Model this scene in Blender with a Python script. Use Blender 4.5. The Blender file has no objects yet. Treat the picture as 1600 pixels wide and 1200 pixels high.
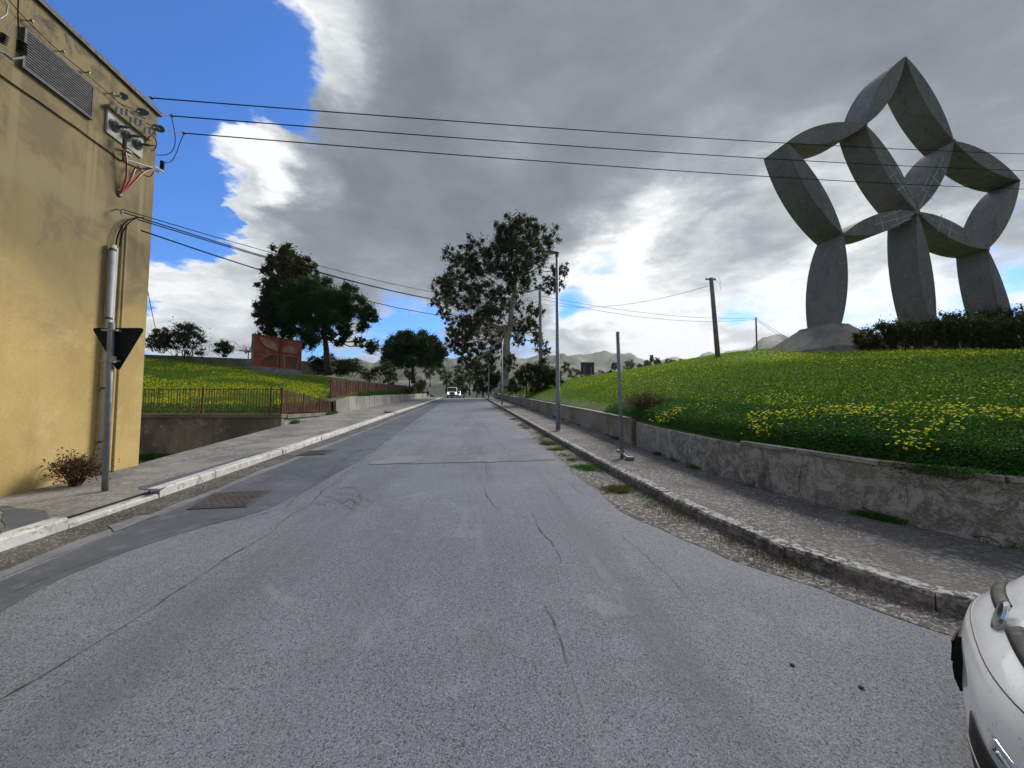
import bpy, bmesh, math, random
import numpy as np
from mathutils import Vector, Matrix, noise as mnoise
R = math.radians
rng = np.random.default_rng(7)
random.seed(7)
S = bpy.context.scene
COL = S.collection

# ------------------------------------------------------------------ camera
F = 610.0; EYE = 1.6; SLOPE = 0.046
YAW = math.atan(67 / F); PIT = math.atan(36 / F)
FW = np.array([math.sin(YAW) * math.cos(PIT), math.cos(YAW) * math.cos(PIT), math.sin(PIT)])
RT = np.array([math.cos(YAW), -math.sin(YAW), 0.0]); UP = np.cross(RT, FW)
CAM = np.array([0.0, 0.0, EYE])
cd = bpy.data.cameras.new('camera'); cam = bpy.data.objects.new('camera', cd); COL.objects.link(cam)
cam.location = CAM
cam.rotation_euler = (math.pi / 2 + PIT, 0, -YAW)
cd.sensor_width = 36; cd.lens = 36 * F / 1600
cd.clip_start = 0.05; cd.clip_end = 20000
S.camera = cam

# ------------------------------------------------------------------ view
S.view_settings.view_transform = 'Standard'; S.view_settings.look = 'None'
S.view_settings.exposure = 1.45; S.view_settings.gamma = 1.0
S.view_settings.use_curve_mapping = False
SUN_EL, SUN_AZ = 34.0, 42.0        # degrees; azimuth from +Y (the road) towards +X
sd = bpy.data.lights.new('sun', 'SUN'); sd.energy = 1.5; sd.angle = R(22); sd.color = (1.0, 0.95, 0.87)
so = bpy.data.objects.new('sun', sd); COL.objects.link(so)
sdir = Vector((math.sin(R(SUN_AZ)) * math.cos(R(SUN_EL)), math.cos(R(SUN_AZ)) * math.cos(R(SUN_EL)), math.sin(R(SUN_EL))))
so.rotation_euler = sdir.to_track_quat('Z', 'Y').to_euler(); so.location = (0, 0, 60)


def ray(x, y):
    d = FW * F + RT * (x - 800) + UP * (600 - y)
    return d / np.linalg.norm(d)


# ------------------------------------------------------------------ world
W = bpy.data.worlds.new('World'); S.world = W; W.use_nodes = True
W.cycles.sampling_method = 'MANUAL'; W.cycles.sample_map_resolution = 512


class NT:
    """tiny node-tree helper"""
    def __init__(s, t): s.t = t; t.nodes.clear()
    def n(s, kind, **kw):
        nd = s.t.nodes.new(kind)
        for k, v in kw.items():
            if k == 'i':
                for a, b in v.items():
                    if hasattr(b, 'is_output'): s.t.links.new(b, nd.inputs[a])
                    else: nd.inputs[a].default_value = b
            else: setattr(nd, k, v)
        return nd
    def m(s, op, a, b=0.0, c=0.0, clamp=False):
        nd = s.n('ShaderNodeMath', operation=op, use_clamp=clamp, i={0: a, 1: b, 2: c}); return nd.outputs[0]
    def vm(s, op, a, b=(0, 0, 0)):
        nd = s.n('ShaderNodeVectorMath', operation=op, i={0: a, 1: b})
        return nd.outputs[1] if op in ('DOT_PRODUCT', 'LENGTH') else nd.outputs[0]
    def mr(s, v, a, b, c=0.0, d=1.0, smooth=True):
        nd = s.n('ShaderNodeMapRange', interpolation_type='SMOOTHSTEP' if smooth else 'LINEAR', i={0: v, 1: a, 2: b, 3: c, 4: d}); return nd.outputs[0]
    def noise(s, vec, sc, det=4.0, rough=0.55, dist=0.0):
        nd = s.n('ShaderNodeTexNoise', i={'Vector': vec, 'Scale': sc, 'Detail': det, 'Roughness': rough, 'Distortion': dist}); return nd.outputs[0]
    def mix(s, f, a, b, mode='MIX'):
        nd = s.n('ShaderNodeMix', data_type='RGBA', blend_type=mode)
        for k, v in ((0, f), (6, a), (7, b)):
            if hasattr(v, 'is_output'): s.t.links.new(v, nd.inputs[k])
            else: nd.inputs[k].default_value = v if k == 0 else (tuple(v) + (1.0,))[:4]
        return nd.outputs[2]
    def ramp(s, v, pts):
        nd = s.n('ShaderNodeValToRGB'); s.t.links.new(v, nd.inputs[0])
        e = nd.color_ramp.elements
        while len(e) < len(pts): e.new(0.5)
        for k, (p, c) in enumerate(pts): e[k].position = p; e[k].color = tuple(c) + (1.0,)
        return nd.outputs[0]
    def link(s, a, b): s.t.links.new(a, b)


def build_world():
    g = NT(W.node_tree)
    out = g.n('ShaderNodeOutputWorld')
    d = g.vm('NORMALIZE', g.n('ShaderNodeTexCoord').outputs['Generated'])
    sky = g.n('ShaderNodeTexSky', sky_type='NISHITA', sun_disc=False, sun_elevation=R(SUN_EL), sun_rotation=R(SUN_AZ),
              altitude=300, air_density=1.0, dust_density=0.3, ozone_density=2.5)
    # cloud coordinates: direction warped by low noise
    sep = g.n('ShaderNodeSeparateXYZ', i={0: d})
    zc = g.m('ADD', g.m('MAXIMUM', sep.outputs[2], 0.0), 0.32)
    comb = g.n('ShaderNodeCombineXYZ', i={0: g.m('DIVIDE', sep.outputs[0], zc), 1: g.m('DIVIDE', sep.outputs[1], zc), 2: g.m('MULTIPLY', sep.outputs[2], 2.2)})
    p = comb.outputs[0]
    wn = g.n('ShaderNodeTexNoise', i={'Vector': p, 'Scale': 2.4, 'Detail': 9.0, 'Roughness': .62})
    warp = g.vm('SCALE', g.vm('SUBTRACT', wn.outputs[1], (0.5, 0.5, 0.5))); warp.node.inputs[3].default_value = 0.30
    dw = g.vm('ADD', d, warp)            # warped direction for cloud banks
    dw = g.vm('NORMALIZE', dw)
    n1 = g.noise(p, 1.7, 8.0, 0.56, 0.25)
    n2 = g.noise(p, 5.5, 7.0, 0.62, 0.4)

    def field(blobs):
        acc = None
        for (x, y, r, w) in blobs:
            c = ray(x, y); ang = math.atan(r / math.hypot(F, x - 800, y - 600))
            dp = g.vm('DOT_PRODUCT', dw, tuple(c))
            v = g.mr(dp, math.cos(ang * 1.25), math.cos(ang * 0.25), 0.0, w)
            acc = v if acc is None else g.m('ADD', acc, v)
        return acc
    # coverage of the sky by cloud banks (+ cloud, - open blue)
    cov = field([(300, 70, 210, -1.25), (150, 250, 230, -1.2), (420, 190, 90, -.75), (-80, 350, 260, -1.2), (300, 330, 50, -.5),
                 (250, 525, 50, -.5), (400, 262, 90, 1.3), (300, 440, 120, 1.1), (480, 300, 140, .7),
                 (945, 392, 50, -.55), (905, 490, 45, -.40), (1010, 470, 40, -.35), (1240, 395, 50, -.22), (640, 525, 70, -.45), (480, 530, 60, -.35),
                 (1080, 500, 40, -.2), (1180, 480, 50, -.2), (700, 200, 340, .6), (1200, 120, 420, .5), (1000, 535, 120, .5)])
    dens = g.m('ADD', g.m('ADD', cov, 0.30), g.m('MULTIPLY', g.m('SUBTRACT', n1, 0.5), 1.5))
    dens = g.m('ADD', dens, g.m('MULTIPLY', g.m('SUBTRACT', n2, 0.5), 1.1))
    alpha = g.mr(dens, -0.10, 0.36)
    # how brightly each bank is lit through (thick grey undersides, bright thin edges)
    br = field([(720, 330, 320, -.24), (820, 120, 250, -.06), (1250, 40, 300, -.10), (600, 180, 150, -.04), (1500, 120, 260, -.06), (1060, 420, 70, -.15), (650, 450, 160, -.06),
                (500, 20, 90, .50), (570, 120, 60, .20), (770, 180, 80, .10), (300, 440, 160, .50), (395, 245, 75, .60), (470, 262, 65, .45),
                (980, 330, 90, .25), (930, 430, 100, .42), (1040, 380, 90, .25), (960, 540, 150, .50), (1130, 520, 120, .42), (1290, 270, 110, .25),
                (1340, 440, 120, .38), (1550, 420, 130, .25), (1200, 330, 120, .15), (620, 500, 110, .35), (780, 170, 110, .16), (1080, 330, 90, .2), (1420, 560, 150, .4)])
    n3 = g.noise(p, 3.0, 8.0, 0.6, 0.6)
    b = g.m('ADD', g.m('ADD', br, 0.38), g.m('MULTIPLY', g.m('SUBTRACT', n3, 0.5), 0.75))
    n4 = g.noise(p, 14.0, 6.0, 0.65, 0.5)
    b = g.m('ADD', b, g.m('ADD', g.m('MULTIPLY', g.m('SUBTRACT', n2, 0.5), 0.65), g.m('MULTIPLY', g.m('SUBTRACT', n4, 0.5), 0.22)))
    edge = g.mr(dens, 0.50, 0.05, 0.0, 0.22)
    b = g.m('ADD', b, edge, clamp=True)
    K = 4.05
    cc = g.ramp(b, [(0.0, (.165 * K, .190 * K, .225 * K)), (0.35, (.24 * K, .27 * K, .31 * K)), (0.6, (.37 * K, .40 * K, .43 * K)), (0.84, (.66 * K, .69 * K, .71 * K)), (1.0, (.93 * K, .95 * K, .96 * K))])
    blue = g.mix(1.0, sky.outputs[0], (0.20, 0.44, 0.76), 'MULTIPLY')
    col = g.mix(alpha, blue, cc)
    bg = g.n('ShaderNodeBackground', i={'Strength': 0.1}); g.link(col, bg.inputs[0]); g.link(bg.outputs[0], out.inputs[0])


build_world()


# ------------------------------------------------------------------ helpers
def at(x, y, D):
    """point seen at photo pixel (x, y) at optical depth D"""
    q = ray(x, y); return CAM + q * (D / q.dot(FW))


WALLX = -6.22
def onwall(x, y, off=0.0):
    q = ray(x, y); return CAM + q * ((WALLX + off) / q[0])


def roadz(y):
    y = np.asarray(y, float)
    t = np.clip((y - 68) / 24, 0, 1)
    z = SLOPE * np.minimum(y, 68) + 24 * (SLOPE * t - 0.098 * t * t / 2) + np.maximum(y - 92, 0) * (SLOPE - 0.098)
    return z


def ground(x, y, h=0.0):
    q = ray(x, y); t = (h - EYE) / (q[2] - SLOPE * q[1]); return CAM + q * t


def mesh(name, V, Fc, mat, parent=None, smooth=False):
    me = bpy.data.meshes.new(name); me.from_pydata([tuple(v) for v in V], [], [tuple(f) for f in Fc]); me.update()
    return wrap(name, me, mat, parent, smooth)


def wrap(name, me, mat, parent=None, smooth=False):
    if mat: me.materials.append(mat)
    if smooth: me.polygons.foreach_set('use_smooth', [True] * len(me.polygons))
    o = bpy.data.objects.new(name, me); COL.objects.link(o)
    if parent: o.parent = parent
    return o


def npmesh(name, V, quads=None, tris=None, mat=None, parent=None, smooth=False):
    me = bpy.data.meshes.new(name)
    V = np.asarray(V, np.float32)
    q = np.zeros((0, 4), np.int32) if quads is None else np.asarray(quads, np.int32)
    t = np.zeros((0, 3), np.int32) if tris is None else np.asarray(tris, np.int32)
    me.vertices.add(len(V)); me.vertices.foreach_set('co', V.ravel())
    me.loops.add(q.size + t.size); me.loops.foreach_set('vertex_index', np.concatenate([q.ravel(), t.ravel()]))
    me.polygons.add(len(q) + len(t))
    me.polygons.foreach_set('loop_start', np.concatenate([np.arange(len(q)) * 4, q.size + np.arange(len(t)) * 3]).astype(np.int32))
    if smooth: me.polygons.foreach_set('use_smooth', np.ones(len(q) + len(t), bool))
    me.update(calc_edges=True); me.validate()
    return wrap(name, me, mat, parent)


class MB:
    """collects boxes, tubes, prisms and links them as one mesh"""
    def __init__(s): s.V = []; s.F = []
    def add(s, V, Fc):
        b = len(s.V); s.V += [tuple(map(float, v)) for v in V]; s.F += [tuple(b + i for i in f) for f in Fc]; return s
    def box(s, lo, hi, M=None):
        x0, y0, z0 = lo; x1, y1, z1 = hi
        V = [Vector(v) for v in ((x0, y0, z0), (x1, y0, z0), (x1, y1, z0), (x0, y1, z0), (x0, y0, z1), (x1, y0, z1), (x1, y1, z1), (x0, y1, z1))]
        if M: V = [M @ v for v in V]
        return s.add(V, [(3, 2, 1, 0), (4, 5, 6, 7), (0, 1, 5, 4), (1, 2, 6, 5), (2, 3, 7, 6), (3, 0, 4, 7)])
    def tube(s, pts, rad, n=6, cap=True):
        pts = [Vector(p) for p in pts]
        if not hasattr(rad, '__len__'): rad = [rad] * len(pts)
        V = []; prev = None
        for i, p in enumerate(pts):
            t = (pts[min(i + 1, len(pts) - 1)] - pts[max(i - 1, 0)]).normalized()
            a = prev - t * prev.dot(t) if prev is not None else t.orthogonal()
            if a.length < 1e-5: a = t.orthogonal()
            a.normalize(); prev = a; b = t.cross(a)
            for k in range(n):
                c = 2 * math.pi * k / n; V.append(p + (a * math.cos(c) + b * math.sin(c)) * rad[i])
        Fc = [(i * n + k, i * n + (k + 1) % n, (i + 1) * n + (k + 1) % n, (i + 1) * n + k) for i in range(len(pts) - 1) for k in range(n)]
        if cap: Fc += [tuple(range(n))[::-1], tuple((len(pts) - 1) * n + k for k in range(n))]
        return s.add(V, Fc)
    def lathe(s, c, prof, n=16, axis=(0, 0, 1)):
        """prof: (radius, height) pairs along the axis from c"""
        A = Vector(axis).normalized(); a = A.orthogonal().normalized(); b = A.cross(a); c = Vector(c)
        V = [c + A * h + (a * math.cos(2 * math.pi * k / n) + b * math.sin(2 * math.pi * k / n)) * r for r, h in prof for k in range(n)]
        Fc = [(i * n + k, i * n + (k + 1) % n, (i + 1) * n + (k + 1) % n, (i + 1) * n + k) for i in range(len(prof) - 1) for k in range(n)]
        Fc += [tuple(range(n))[::-1], tuple((len(prof) - 1) * n + k for k in range(n))]
        return s.add(V, Fc)
    def prism(s, poly, vec):
        n = len(poly); P = [Vector(p) for p in poly]; v = Vector(vec)
        return s.add(P + [p + v for p in P], [tuple(range(n))[::-1], tuple(range(n, 2 * n))] + [(i, (i + 1) % n, (i + 1) % n + n, i + n) for i in range(n)])
    def build(s, name, mat, parent=None, smooth=False, bevel=0.0):
        me = bpy.data.meshes.new(name); me.from_pydata(s.V, [], s.F)
        bm = bmesh.new(); bm.from_mesh(me); bmesh.ops.recalc_face_normals(bm, faces=bm.faces)
        if bevel: bmesh.ops.bevel(bm, geom=bm.edges[:], offset=bevel, segments=1, affect='EDGES')
        bm.to_mesh(me); bm.free(); me.update()
        return wrap(name, me, mat, parent, smooth)


def tag(o, label=None, cat=None, group=None, kind=None):
    if label: o['label'] = label
    if cat: o['category'] = cat
    if group: o['group'] = group
    if kind: o['kind'] = kind
    return o


def empty(name, loc, label, cat, group=None, rz=0.0):
    o = bpy.data.objects.new(name, None); COL.objects.link(o); o.location = tuple(loc); o.rotation_euler = (0, 0, rz)
    bpy.context.view_layer.update() if False else None
    return tag(o, label, cat, group)


def keep(child, root):
    """parent child (built in world coordinates) under a root without moving it"""
    child.parent = root
    M = Matrix.Translation(root.location) @ root.rotation_euler.to_matrix().to_4x4()
    child.matrix_parent_inverse = M.inverted(); return child


def fbm(p, o=4):
    return mnoise.fractal(Vector(p), 1.0, 2.0, o)


def interp(x, tab):
    return np.interp(x, [t[0] for t in tab], [t[1] for t in tab])


# ------------------------------------------------------------------ materials
def M_(name): m = bpy.data.materials.new(name); m.use_nodes = True; return m, NT(m.node_tree)


def surface(name, base, dark, light, big=0.6, mid=6.0, fine=90.0, fa=0.35, rough=0.85, bump=0.3, bdist=0.01, streak=0.0, extra=None, spec=0.3, metal=0.0):
    """weathered surface: big stains, mid mottling, fine grain; extra(g, pos, col) may add marks"""
    m, g = M_(name)
    out = g.n('ShaderNodeOutputMaterial'); b = g.n('ShaderNodeBsdfPrincipled', i={'Roughness': rough, 'Specular IOR Level': spec, 'Metallic': metal})
    pos = g.n('ShaderNodeNewGeometry').outputs['Position']
    nb = g.noise(pos, big, 5.0, 0.6, 0.3); nm = g.noise(pos, mid, 5.0, 0.65); nf = g.noise(pos, fine, 3.0, 0.7)
    col = g.mix(g.mr(nb, .38, .62), base, dark)
    col = g.mix(g.mr(nm, .52, .72, 0, .8), col, light)
    if streak:
        sv = g.n('ShaderNodeMapping', i={'Vector': pos, 'Scale': (3.0, 3.0, 0.22)}).outputs[0]
        col = g.mix(g.mr(g.noise(sv, 1.6, 6.0, .65), .5, .72, 0, streak), col, dark)
    col = g.mix(fa, col, g.ramp(nf, [(0.3, (0.25, 0.25, 0.25)), (0.7, (0.8, 0.8, 0.8))]), 'OVERLAY')
    if extra: col = extra(g, pos, col)
    g.link(col, b.inputs['Base Color'])
    if bump:
        h = g.m('ADD', g.m('MULTIPLY', nm, 0.8), nf)
        bn = g.n('ShaderNodeBump', i={'Strength': bump, 'Distance': bdist, 'Height': h}); g.link(bn.outputs[0], b.inputs['Normal'])
    g.link(b.outputs[0], out.inputs[0]); return m


def plain(name, c, rough=0.5, metal=0.0, spec=0.5, var=0.15, sc=20.0, coat=0.0):
    m, g = M_(name)
    out = g.n('ShaderNodeOutputMaterial'); b = g.n('ShaderNodeBsdfPrincipled', i={'Roughness': rough, 'Metallic': metal, 'Specular IOR Level': spec, 'Coat Weight': coat, 'Coat Roughness': .04})
    pos = g.n('ShaderNodeNewGeometry').outputs['Position']
    f = g.mr(g.noise(pos, sc, 5.0, .6), .3, .7)
    g.link(g.mix(f, tuple(v * (1 - var) for v in c), tuple(min(1, v * (1 + var)) for v in c)), b.inputs['Base Color'])
    g.link(g.mr(f, 0, 1, rough * .9, min(1, rough * 1.1)), b.inputs['Roughness'])
    g.link(b.outputs[0], out.inputs[0]); return m


def foliage(name, c1, c2, c3=None, trans=0.35, sc=0.5, rough=0.6):
    m, g = M_(name)
    out = g.n('ShaderNodeOutputMaterial')
    geo = g.n('ShaderNodeNewGeometry'); pos = geo.outputs['Position']; rnd = geo.outputs['Random Per Island']
    f = g.m('ADD', g.m('MULTIPLY', rnd, 0.6), g.m('MULTIPLY', g.mr(g.noise(pos, sc, 3.0), .3, .7), 0.4))
    col = g.mix(f, c1, c2)
    if c3: col = g.mix(g.mr(rnd, .93, .95), col, c3)
    d = g.n('ShaderNodeBsdfPrincipled', i={'Roughness': rough, 'Specular IOR Level': .25}); g.link(col, d.inputs['Base Color'])
    t = g.n('ShaderNodeBsdfTranslucent'); g.link(g.mix(1.0, col, (1.25, 1.4, .6), 'MULTIPLY'), t.inputs[0])
    mx = g.n('ShaderNodeMixShader', i={0: trans}); g.link(d.outputs[0], mx.inputs[1]); g.link(t.outputs[0], mx.inputs[2])
    g.link(mx.outputs[0], out.inputs[0]); return m


def speckle(c, lo, hi, sc, amt=1.0, det=4.0):
    def f(g, pos, col):
        return g.mix(g.mr(g.noise(pos, sc, det, .7, .4), lo, hi, 0, amt), col, c)
    return f


def asphalt_extra(g, pos, col):
    s = g.n('ShaderNodeSeparateXYZ', i={0: pos})
    # aggregate chips
    v = g.n('ShaderNodeTexVoronoi', i={'Vector': pos, 'Scale': 185.0})
    chip = g.mr(g.n('ShaderNodeSeparateColor', i={0: v.outputs[1]}).outputs[0], .55, 1.0, 0, .75)
    col = g.mix(chip, col, (.36, .375, .41))
    v2 = g.n('ShaderNodeTexVoronoi', i={'Vector': pos, 'Scale': 135.0})
    pit = g.mr(g.n('ShaderNodeSeparateColor', i={0: v2.outputs[1]}).outputs[1], .72, .95, 0, .8)
    col = g.mix(pit, col, (.05, .052, .058))
    # tyre-polished lanes run along Y
    xs = g.n('ShaderNodeMapping', i={'Vector': pos, 'Scale': (1.0, .06, 1.0)}).outputs[0]
    col = g.mix(g.mr(g.noise(xs, 1.3, 4.0, .6), .48, .68, 0, .45), col, (.10, .108, .125))
    col = g.mix(g.mr(g.noise(pos, .45, 5.0, .65, .5), .52, .68, 0, .35), col, (.12, .125, .135))
    col = g.mix(g.mr(g.noise(pos, 1.1, 5.0, .7, .5), .60, .70, 0, .35), col, (.34, .355, .385))
    col = g.mix(g.mr(g.noise(xs, 2.7, 3.0, .6), .55, .75, 0, .3), col, (.33, .34, .37))
    return col


def pave_r_extra(g, pos, col):
    n = g.noise(pos, 21.0, 6.0, .70, .9); cov_ = g.m('MULTIPLY', g.mr(g.noise(pos, 1.1, 4., .6), .38, .62, .35, 1.), g.mr(n, .51, .55, 0, 1.))
    col = g.mix(cov_, col, (.40, .39, .365))
    col = g.mix(g.mr(g.noise(pos, 45.0, 5.0, .8, .5), .5, .62, 0, .6), col, (.07, .066, .058))
    col = g.mix(g.mr(g.noise(pos, 1.4, 4.0, .6), .52, .7, 0, .6), col, (.085, .08, .07))
    return col


def pave_l_extra(g, pos, col):
    col = g.mix(g.mr(g.noise(pos, 3., 6., .7, .4), .56, .66, 0, .55), col, (.42, .41, .385))
    col = g.mix(g.mr(g.noise(pos, 19., 6., .75, .7), .53, .59, 0, .55), col, (.46, .45, .42))
    col = g.mix(g.mr(g.noise(pos, 24., 6., .8, .7), .54, .60, 0, .6), col, (.11, .106, .098))
    return g.mix(g.mr(g.noise(pos, .9, 5., .65, .6), .55, .66, 0, .6), col, (.14, .138, .13))


def mottled(name, a, b_, sc1=18., lo=.48, hi=.6, **kw):
    return surface(name, a, tuple(v * .6 for v in a), b_, extra=speckle(b_, lo, hi, sc1, .8), **kw)


def yellow_extra(g, pos, col):
    s = g.n('ShaderNodeSeparateXYZ', i={0: pos}); z = s.outputs[2]
    wob = g.m('ADD', z, g.m('MULTIPLY', g.m('SUBTRACT', g.noise(pos, .55, 5., .6), .5), 3.2))
    up = g.mr(wob, 2.4, 4.4)                     # rain-darkened, lichened upper half (real dirt, washed off lower down)
    col = g.mix(g.m('MULTIPLY', up, .82), col, (.215, .175, .095))
    col = g.mix(g.m('MULTIPLY', g.mr(g.noise(pos, 1.1, 6., .65, .6), .45, .6, 0, .55), g.mr(z, 1.8, 4.5, .15, 1)), col, (.14, .118, .07))
    sv = g.n('ShaderNodeMapping', i={'Vector': pos, 'Scale': (1.0, 1.6, .16)}).outputs[0]
    dr = g.m('MULTIPLY', g.mr(g.noise(sv, 1.8, 6., .7), .46, .66), g.mr(z, 3.4, 6.8, .1, .85))
    col = g.mix(dr, col, (.13, .105, .062))
    col = g.mix(g.m('MULTIPLY', g.mr(g.noise(pos, 3.2, 7., .7, .5), .48, .64), g.mr(wob, 6.2, 7.6)), col, (.075, .07, .058))
    col = g.mix(g.m('MULTIPLY', g.mr(g.noise(pos, 4.5, 7., .75), .58, .68), g.mr(z, 5.8, 7.2)), col, (.30, .29, .24))
    y = s.outputs[1]
    band = g.m('MULTIPLY', g.mr(g.m('ABSOLUTE', g.m('SUBTRACT', g.m('ADD', z, g.m('MULTIPLY', g.m('SUBTRACT', g.noise(pos, 1.4, 5., .6), .5), .6)), 4.95)), .28, .12), .55)
    col = g.mix(band, col, (.30, .25, .145))
    for yc, w_, zt_ in ((5.83, .06, 6.28), (6.90, .05, 6.28), (7.0, .035, 6.2), (7.93, .05, 6.2), (3.2, .1, 6.6)):
        st = g.m('MULTIPLY', g.mr(g.m('ABSOLUTE', g.m('SUBTRACT', y, yc)), w_ * 1.3, w_ * .5), g.m('MULTIPLY', g.mr(z, zt_ + .02, zt_ - .05), g.mr(z, zt_ - 2.2, zt_ - .6, 0, .6)))
        col = g.mix(st, col, (.33, .27, .15))
    col = g.mix(g.m('MULTIPLY', g.mr(g.noise(pos, 2.1, 5., .6), .5, .7), g.mr(z, 1.0, .3, 0, .5)), col, (.40, .24, .07))
    return col


def mural_extra(g, pos, col):
    return g.mix(g.mr(g.noise(pos, 2.5, 5., .7), .55, .7, 0, .5), col, (.10, .04, .035))


def sculpt_extra(g, pos, col):
    # board-marked lift lines of the shuttering, pale efflorescence along them
    s = g.n('ShaderNodeSeparateXYZ', i={0: pos})
    w = g.m('FRACT', g.m('MULTIPLY', g.m('ADD', s.outputs[2], g.m('MULTIPLY', g.noise(pos, .7, 3.), .15)), 5.0))
    line = g.mr(w, .0, .08, 1., 0.)
    col = g.mix(g.m('MULTIPLY', line, .45), col, (.08, .075, .07))
    big_ = g.m('FRACT', g.m('MULTIPLY', s.outputs[2], .62)); col = g.mix(g.mr(big_, 0, .03, .6, 0), col, (.07, .066, .06))
    sv = g.n('ShaderNodeMapping', i={'Vector': pos, 'Scale': (1.2, 1.2, .12)}).outputs[0]
    col = g.mix(g.mr(g.noise(sv, 1.5, 6., .7), .52, .72, 0, .6), col, (.09, .085, .08))
    return col


def kerb_extra(g, pos, col):
    nz = g.n('ShaderNodeSeparateXYZ', i={0: g.n('ShaderNodeNewGeometry').outputs['True Normal']}).outputs[2]
    top = g.mr(nz, .3, .8, .25, 1.0)          # pale lichen grows on the upper side
    return g.mix(g.m('MULTIPLY', top, g.mr(g.noise(pos, 14., 6., .7, .6), .47, .53, 0, .95)), col, (.50, .49, .46))


def wall_extra(g, pos, col):
    col = g.mix(g.mr(g.noise(pos, 3.4, 9., .80, .7), .49, .57, 0, .85), col, (.62, .61, .57))
    col = g.mix(g.mr(g.noise(pos, 11., 7., .8, .6), .50, .58, 0, .6), col, (.55, .54, .50))
    col = g.mix(g.mr(g.noise(pos, 16., 8., .8, .8), .55, .63, 0, .4), col, (.12, .115, .10))
    col = g.mix(g.mr(g.noise(pos, .8, 6., .7, .6), .57, .67, 0, .5), col, (.16, .15, .12))
    sv = g.n('ShaderNodeMapping', i={'Vector': pos, 'Scale': (1.6, 1.6, .3)}).outputs[0]
    return g.mix(g.mr(g.noise(sv, 1.3, 5., .6), .56, .68, 0, .85), col, (.13, .10, .06))


MT = {}
MT['asphalt'] = surface('asphalt', (.184, .200, .232), (.147, .160, .187), (.22, .239, .275), big=.35, mid=2.2, fine=140, fa=.5, rough=.8, bump=.45, bdist=.006, extra=asphalt_extra)
MT['asphalt_patch'] = surface('asphalt_patch', (.118, .128, .152), (.085, .093, .11), (.16, .172, .198), big=.8, mid=4, fine=120, fa=.6, rough=.75, bump=.25, bdist=.004)
MT['asphalt_pale'] = surface('asphalt_pale', (.225, .235, .255), (.16, .168, .185), (.28, .29, .305), big=1.2, mid=9, fine=120, fa=.4, bump=.4, bdist=.006)
MT['crack'] = plain('crack_dirt', (.055, .056, .058), .95, var=.5)
MT['pave_l'] = surface('pavement_left_concrete', (.27, .263, .245), (.15, .147, .138), (.38, .37, .35), big=.9, mid=5, fine=80, fa=.55, bump=.5, bdist=.012, extra=pave_l_extra)
MT['pave_r'] = surface('pavement_right_concrete', (.13, .124, .113), (.085, .08, .073), (.18, .172, .16), big=.7, mid=5, fine=70, fa=.6, bump=.6, bdist=.015, extra=pave_r_extra)
MT['gutter'] = surface('gutter_concrete', (.12, .112, .095), (.06, .056, .047), (.20, .19, .17), big=1.6, mid=7, fine=60, fa=.6, bump=.6, bdist=.015, extra=lambda g, pos, col: g.mix(g.mr(g.noise(pos, 22., 6., .72, .8), .53, .57, 0, 1.), g.mix(g.mr(g.noise(pos, 5., 4., .7, .4), .52, .66, 0, .8), col, (.055, .05, .04)), (.40, .39, .365)))
MT['gutter_dark'] = surface('gutter_grit', (.12, .115, .10), (.06, .058, .05), (.22, .215, .20), big=1.2, mid=9, fine=60, fa=.6, bump=.6, bdist=.015, extra=speckle((.30, .29, .27), .55, .68, 30.0, .8))
MT['kerb_white'] = surface('kerb_white_paint', (.66, .655, .63), (.50, .495, .47), (.74, .73, .71), big=1.2, mid=6, fine=60, fa=.3, bump=.3, bdist=.006, extra=speckle((.24, .225, .195), .53, .62, 7.0, .8, 8.0))
MT['kerb_grey'] = surface('kerb_concrete', (.14, .135, .125), (.07, .068, .062), (.25, .245, .23), big=2.0, mid=8, fine=60, fa=.6, bump=.6, bdist=.012, extra=kerb_extra)
MT['wall_dark'] = surface('retaining_wall_concrete', (.29, .265, .215), (.13, .122, .105), (.38, .35, .29), big=.5, mid=3, fine=50, fa=.4, streak=.7, bump=.4, bdist=.015)
MT['wall_cap'] = surface('wall_cap_concrete', (.20, .185, .16), (.13, .12, .10), (.27, .25, .22), big=.9, mid=4, fine=60, fa=.4, bump=.4)
MT['wall_pale'] = surface('wall_pale_concrete', (.38, .365, .33), (.25, .235, .205), (.47, .455, .42), big=.5, mid=2.5, fine=50, fa=.3, streak=.75, bump=.3)
MT['wall_r'] = surface('garden_wall_render', (.38, .37, .33), (.24, .23, .20), (.48, .47, .43), big=.45, mid=5, fine=45, fa=.7, streak=.4, bump=1.0, bdist=.05,
                       extra=wall_extra)
MT['wall_r2'] = surface('garden_wall_render_pale', (.30, .275, .225), (.18, .16, .12), (.38, .36, .31), big=.4, mid=2.0, fine=40, fa=.5, streak=.5, bump=.7, bdist=.02,
                        extra=speckle((.33, .21, .09), .55, .66, .9, .6, 6.0))
MT['coping'] = surface('coping_slab_concrete', (.32, .31, .28), (.15, .14, .12), (.46, .45, .42), big=2, mid=8, fine=60, fa=.5, bump=.6)
MT['yellow'] = surface('yellow_render', (.60, .435, .175), (.48, .345, .13), (.66, .50, .23), big=.35, mid=2.2, fine=70, fa=.28, bump=.35, bdist=.008, extra=yellow_extra)
MT['coping_dark'] = plain('parapet_flashing', (.05, .045, .04), .7)
MT['galv'] = plain('galvanised_steel', (.30, .32, .34), .55, .25, var=.2, sc=9)
MT['pipe_grey'] = plain('pale_plastic_pipe', (.40, .41, .42), .6, 0, var=.12, sc=6)
MT['galv_d'] = plain('dull_grey_pole_paint', (.22, .245, .27), .55, .3, var=.2, sc=8)
MT['slat'] = plain('grille_slats', (.075, .08, .09), .6, 0, spec=.2)
MT['black'] = plain('black_rubber', (.012, .012, .013), .45)
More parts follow.
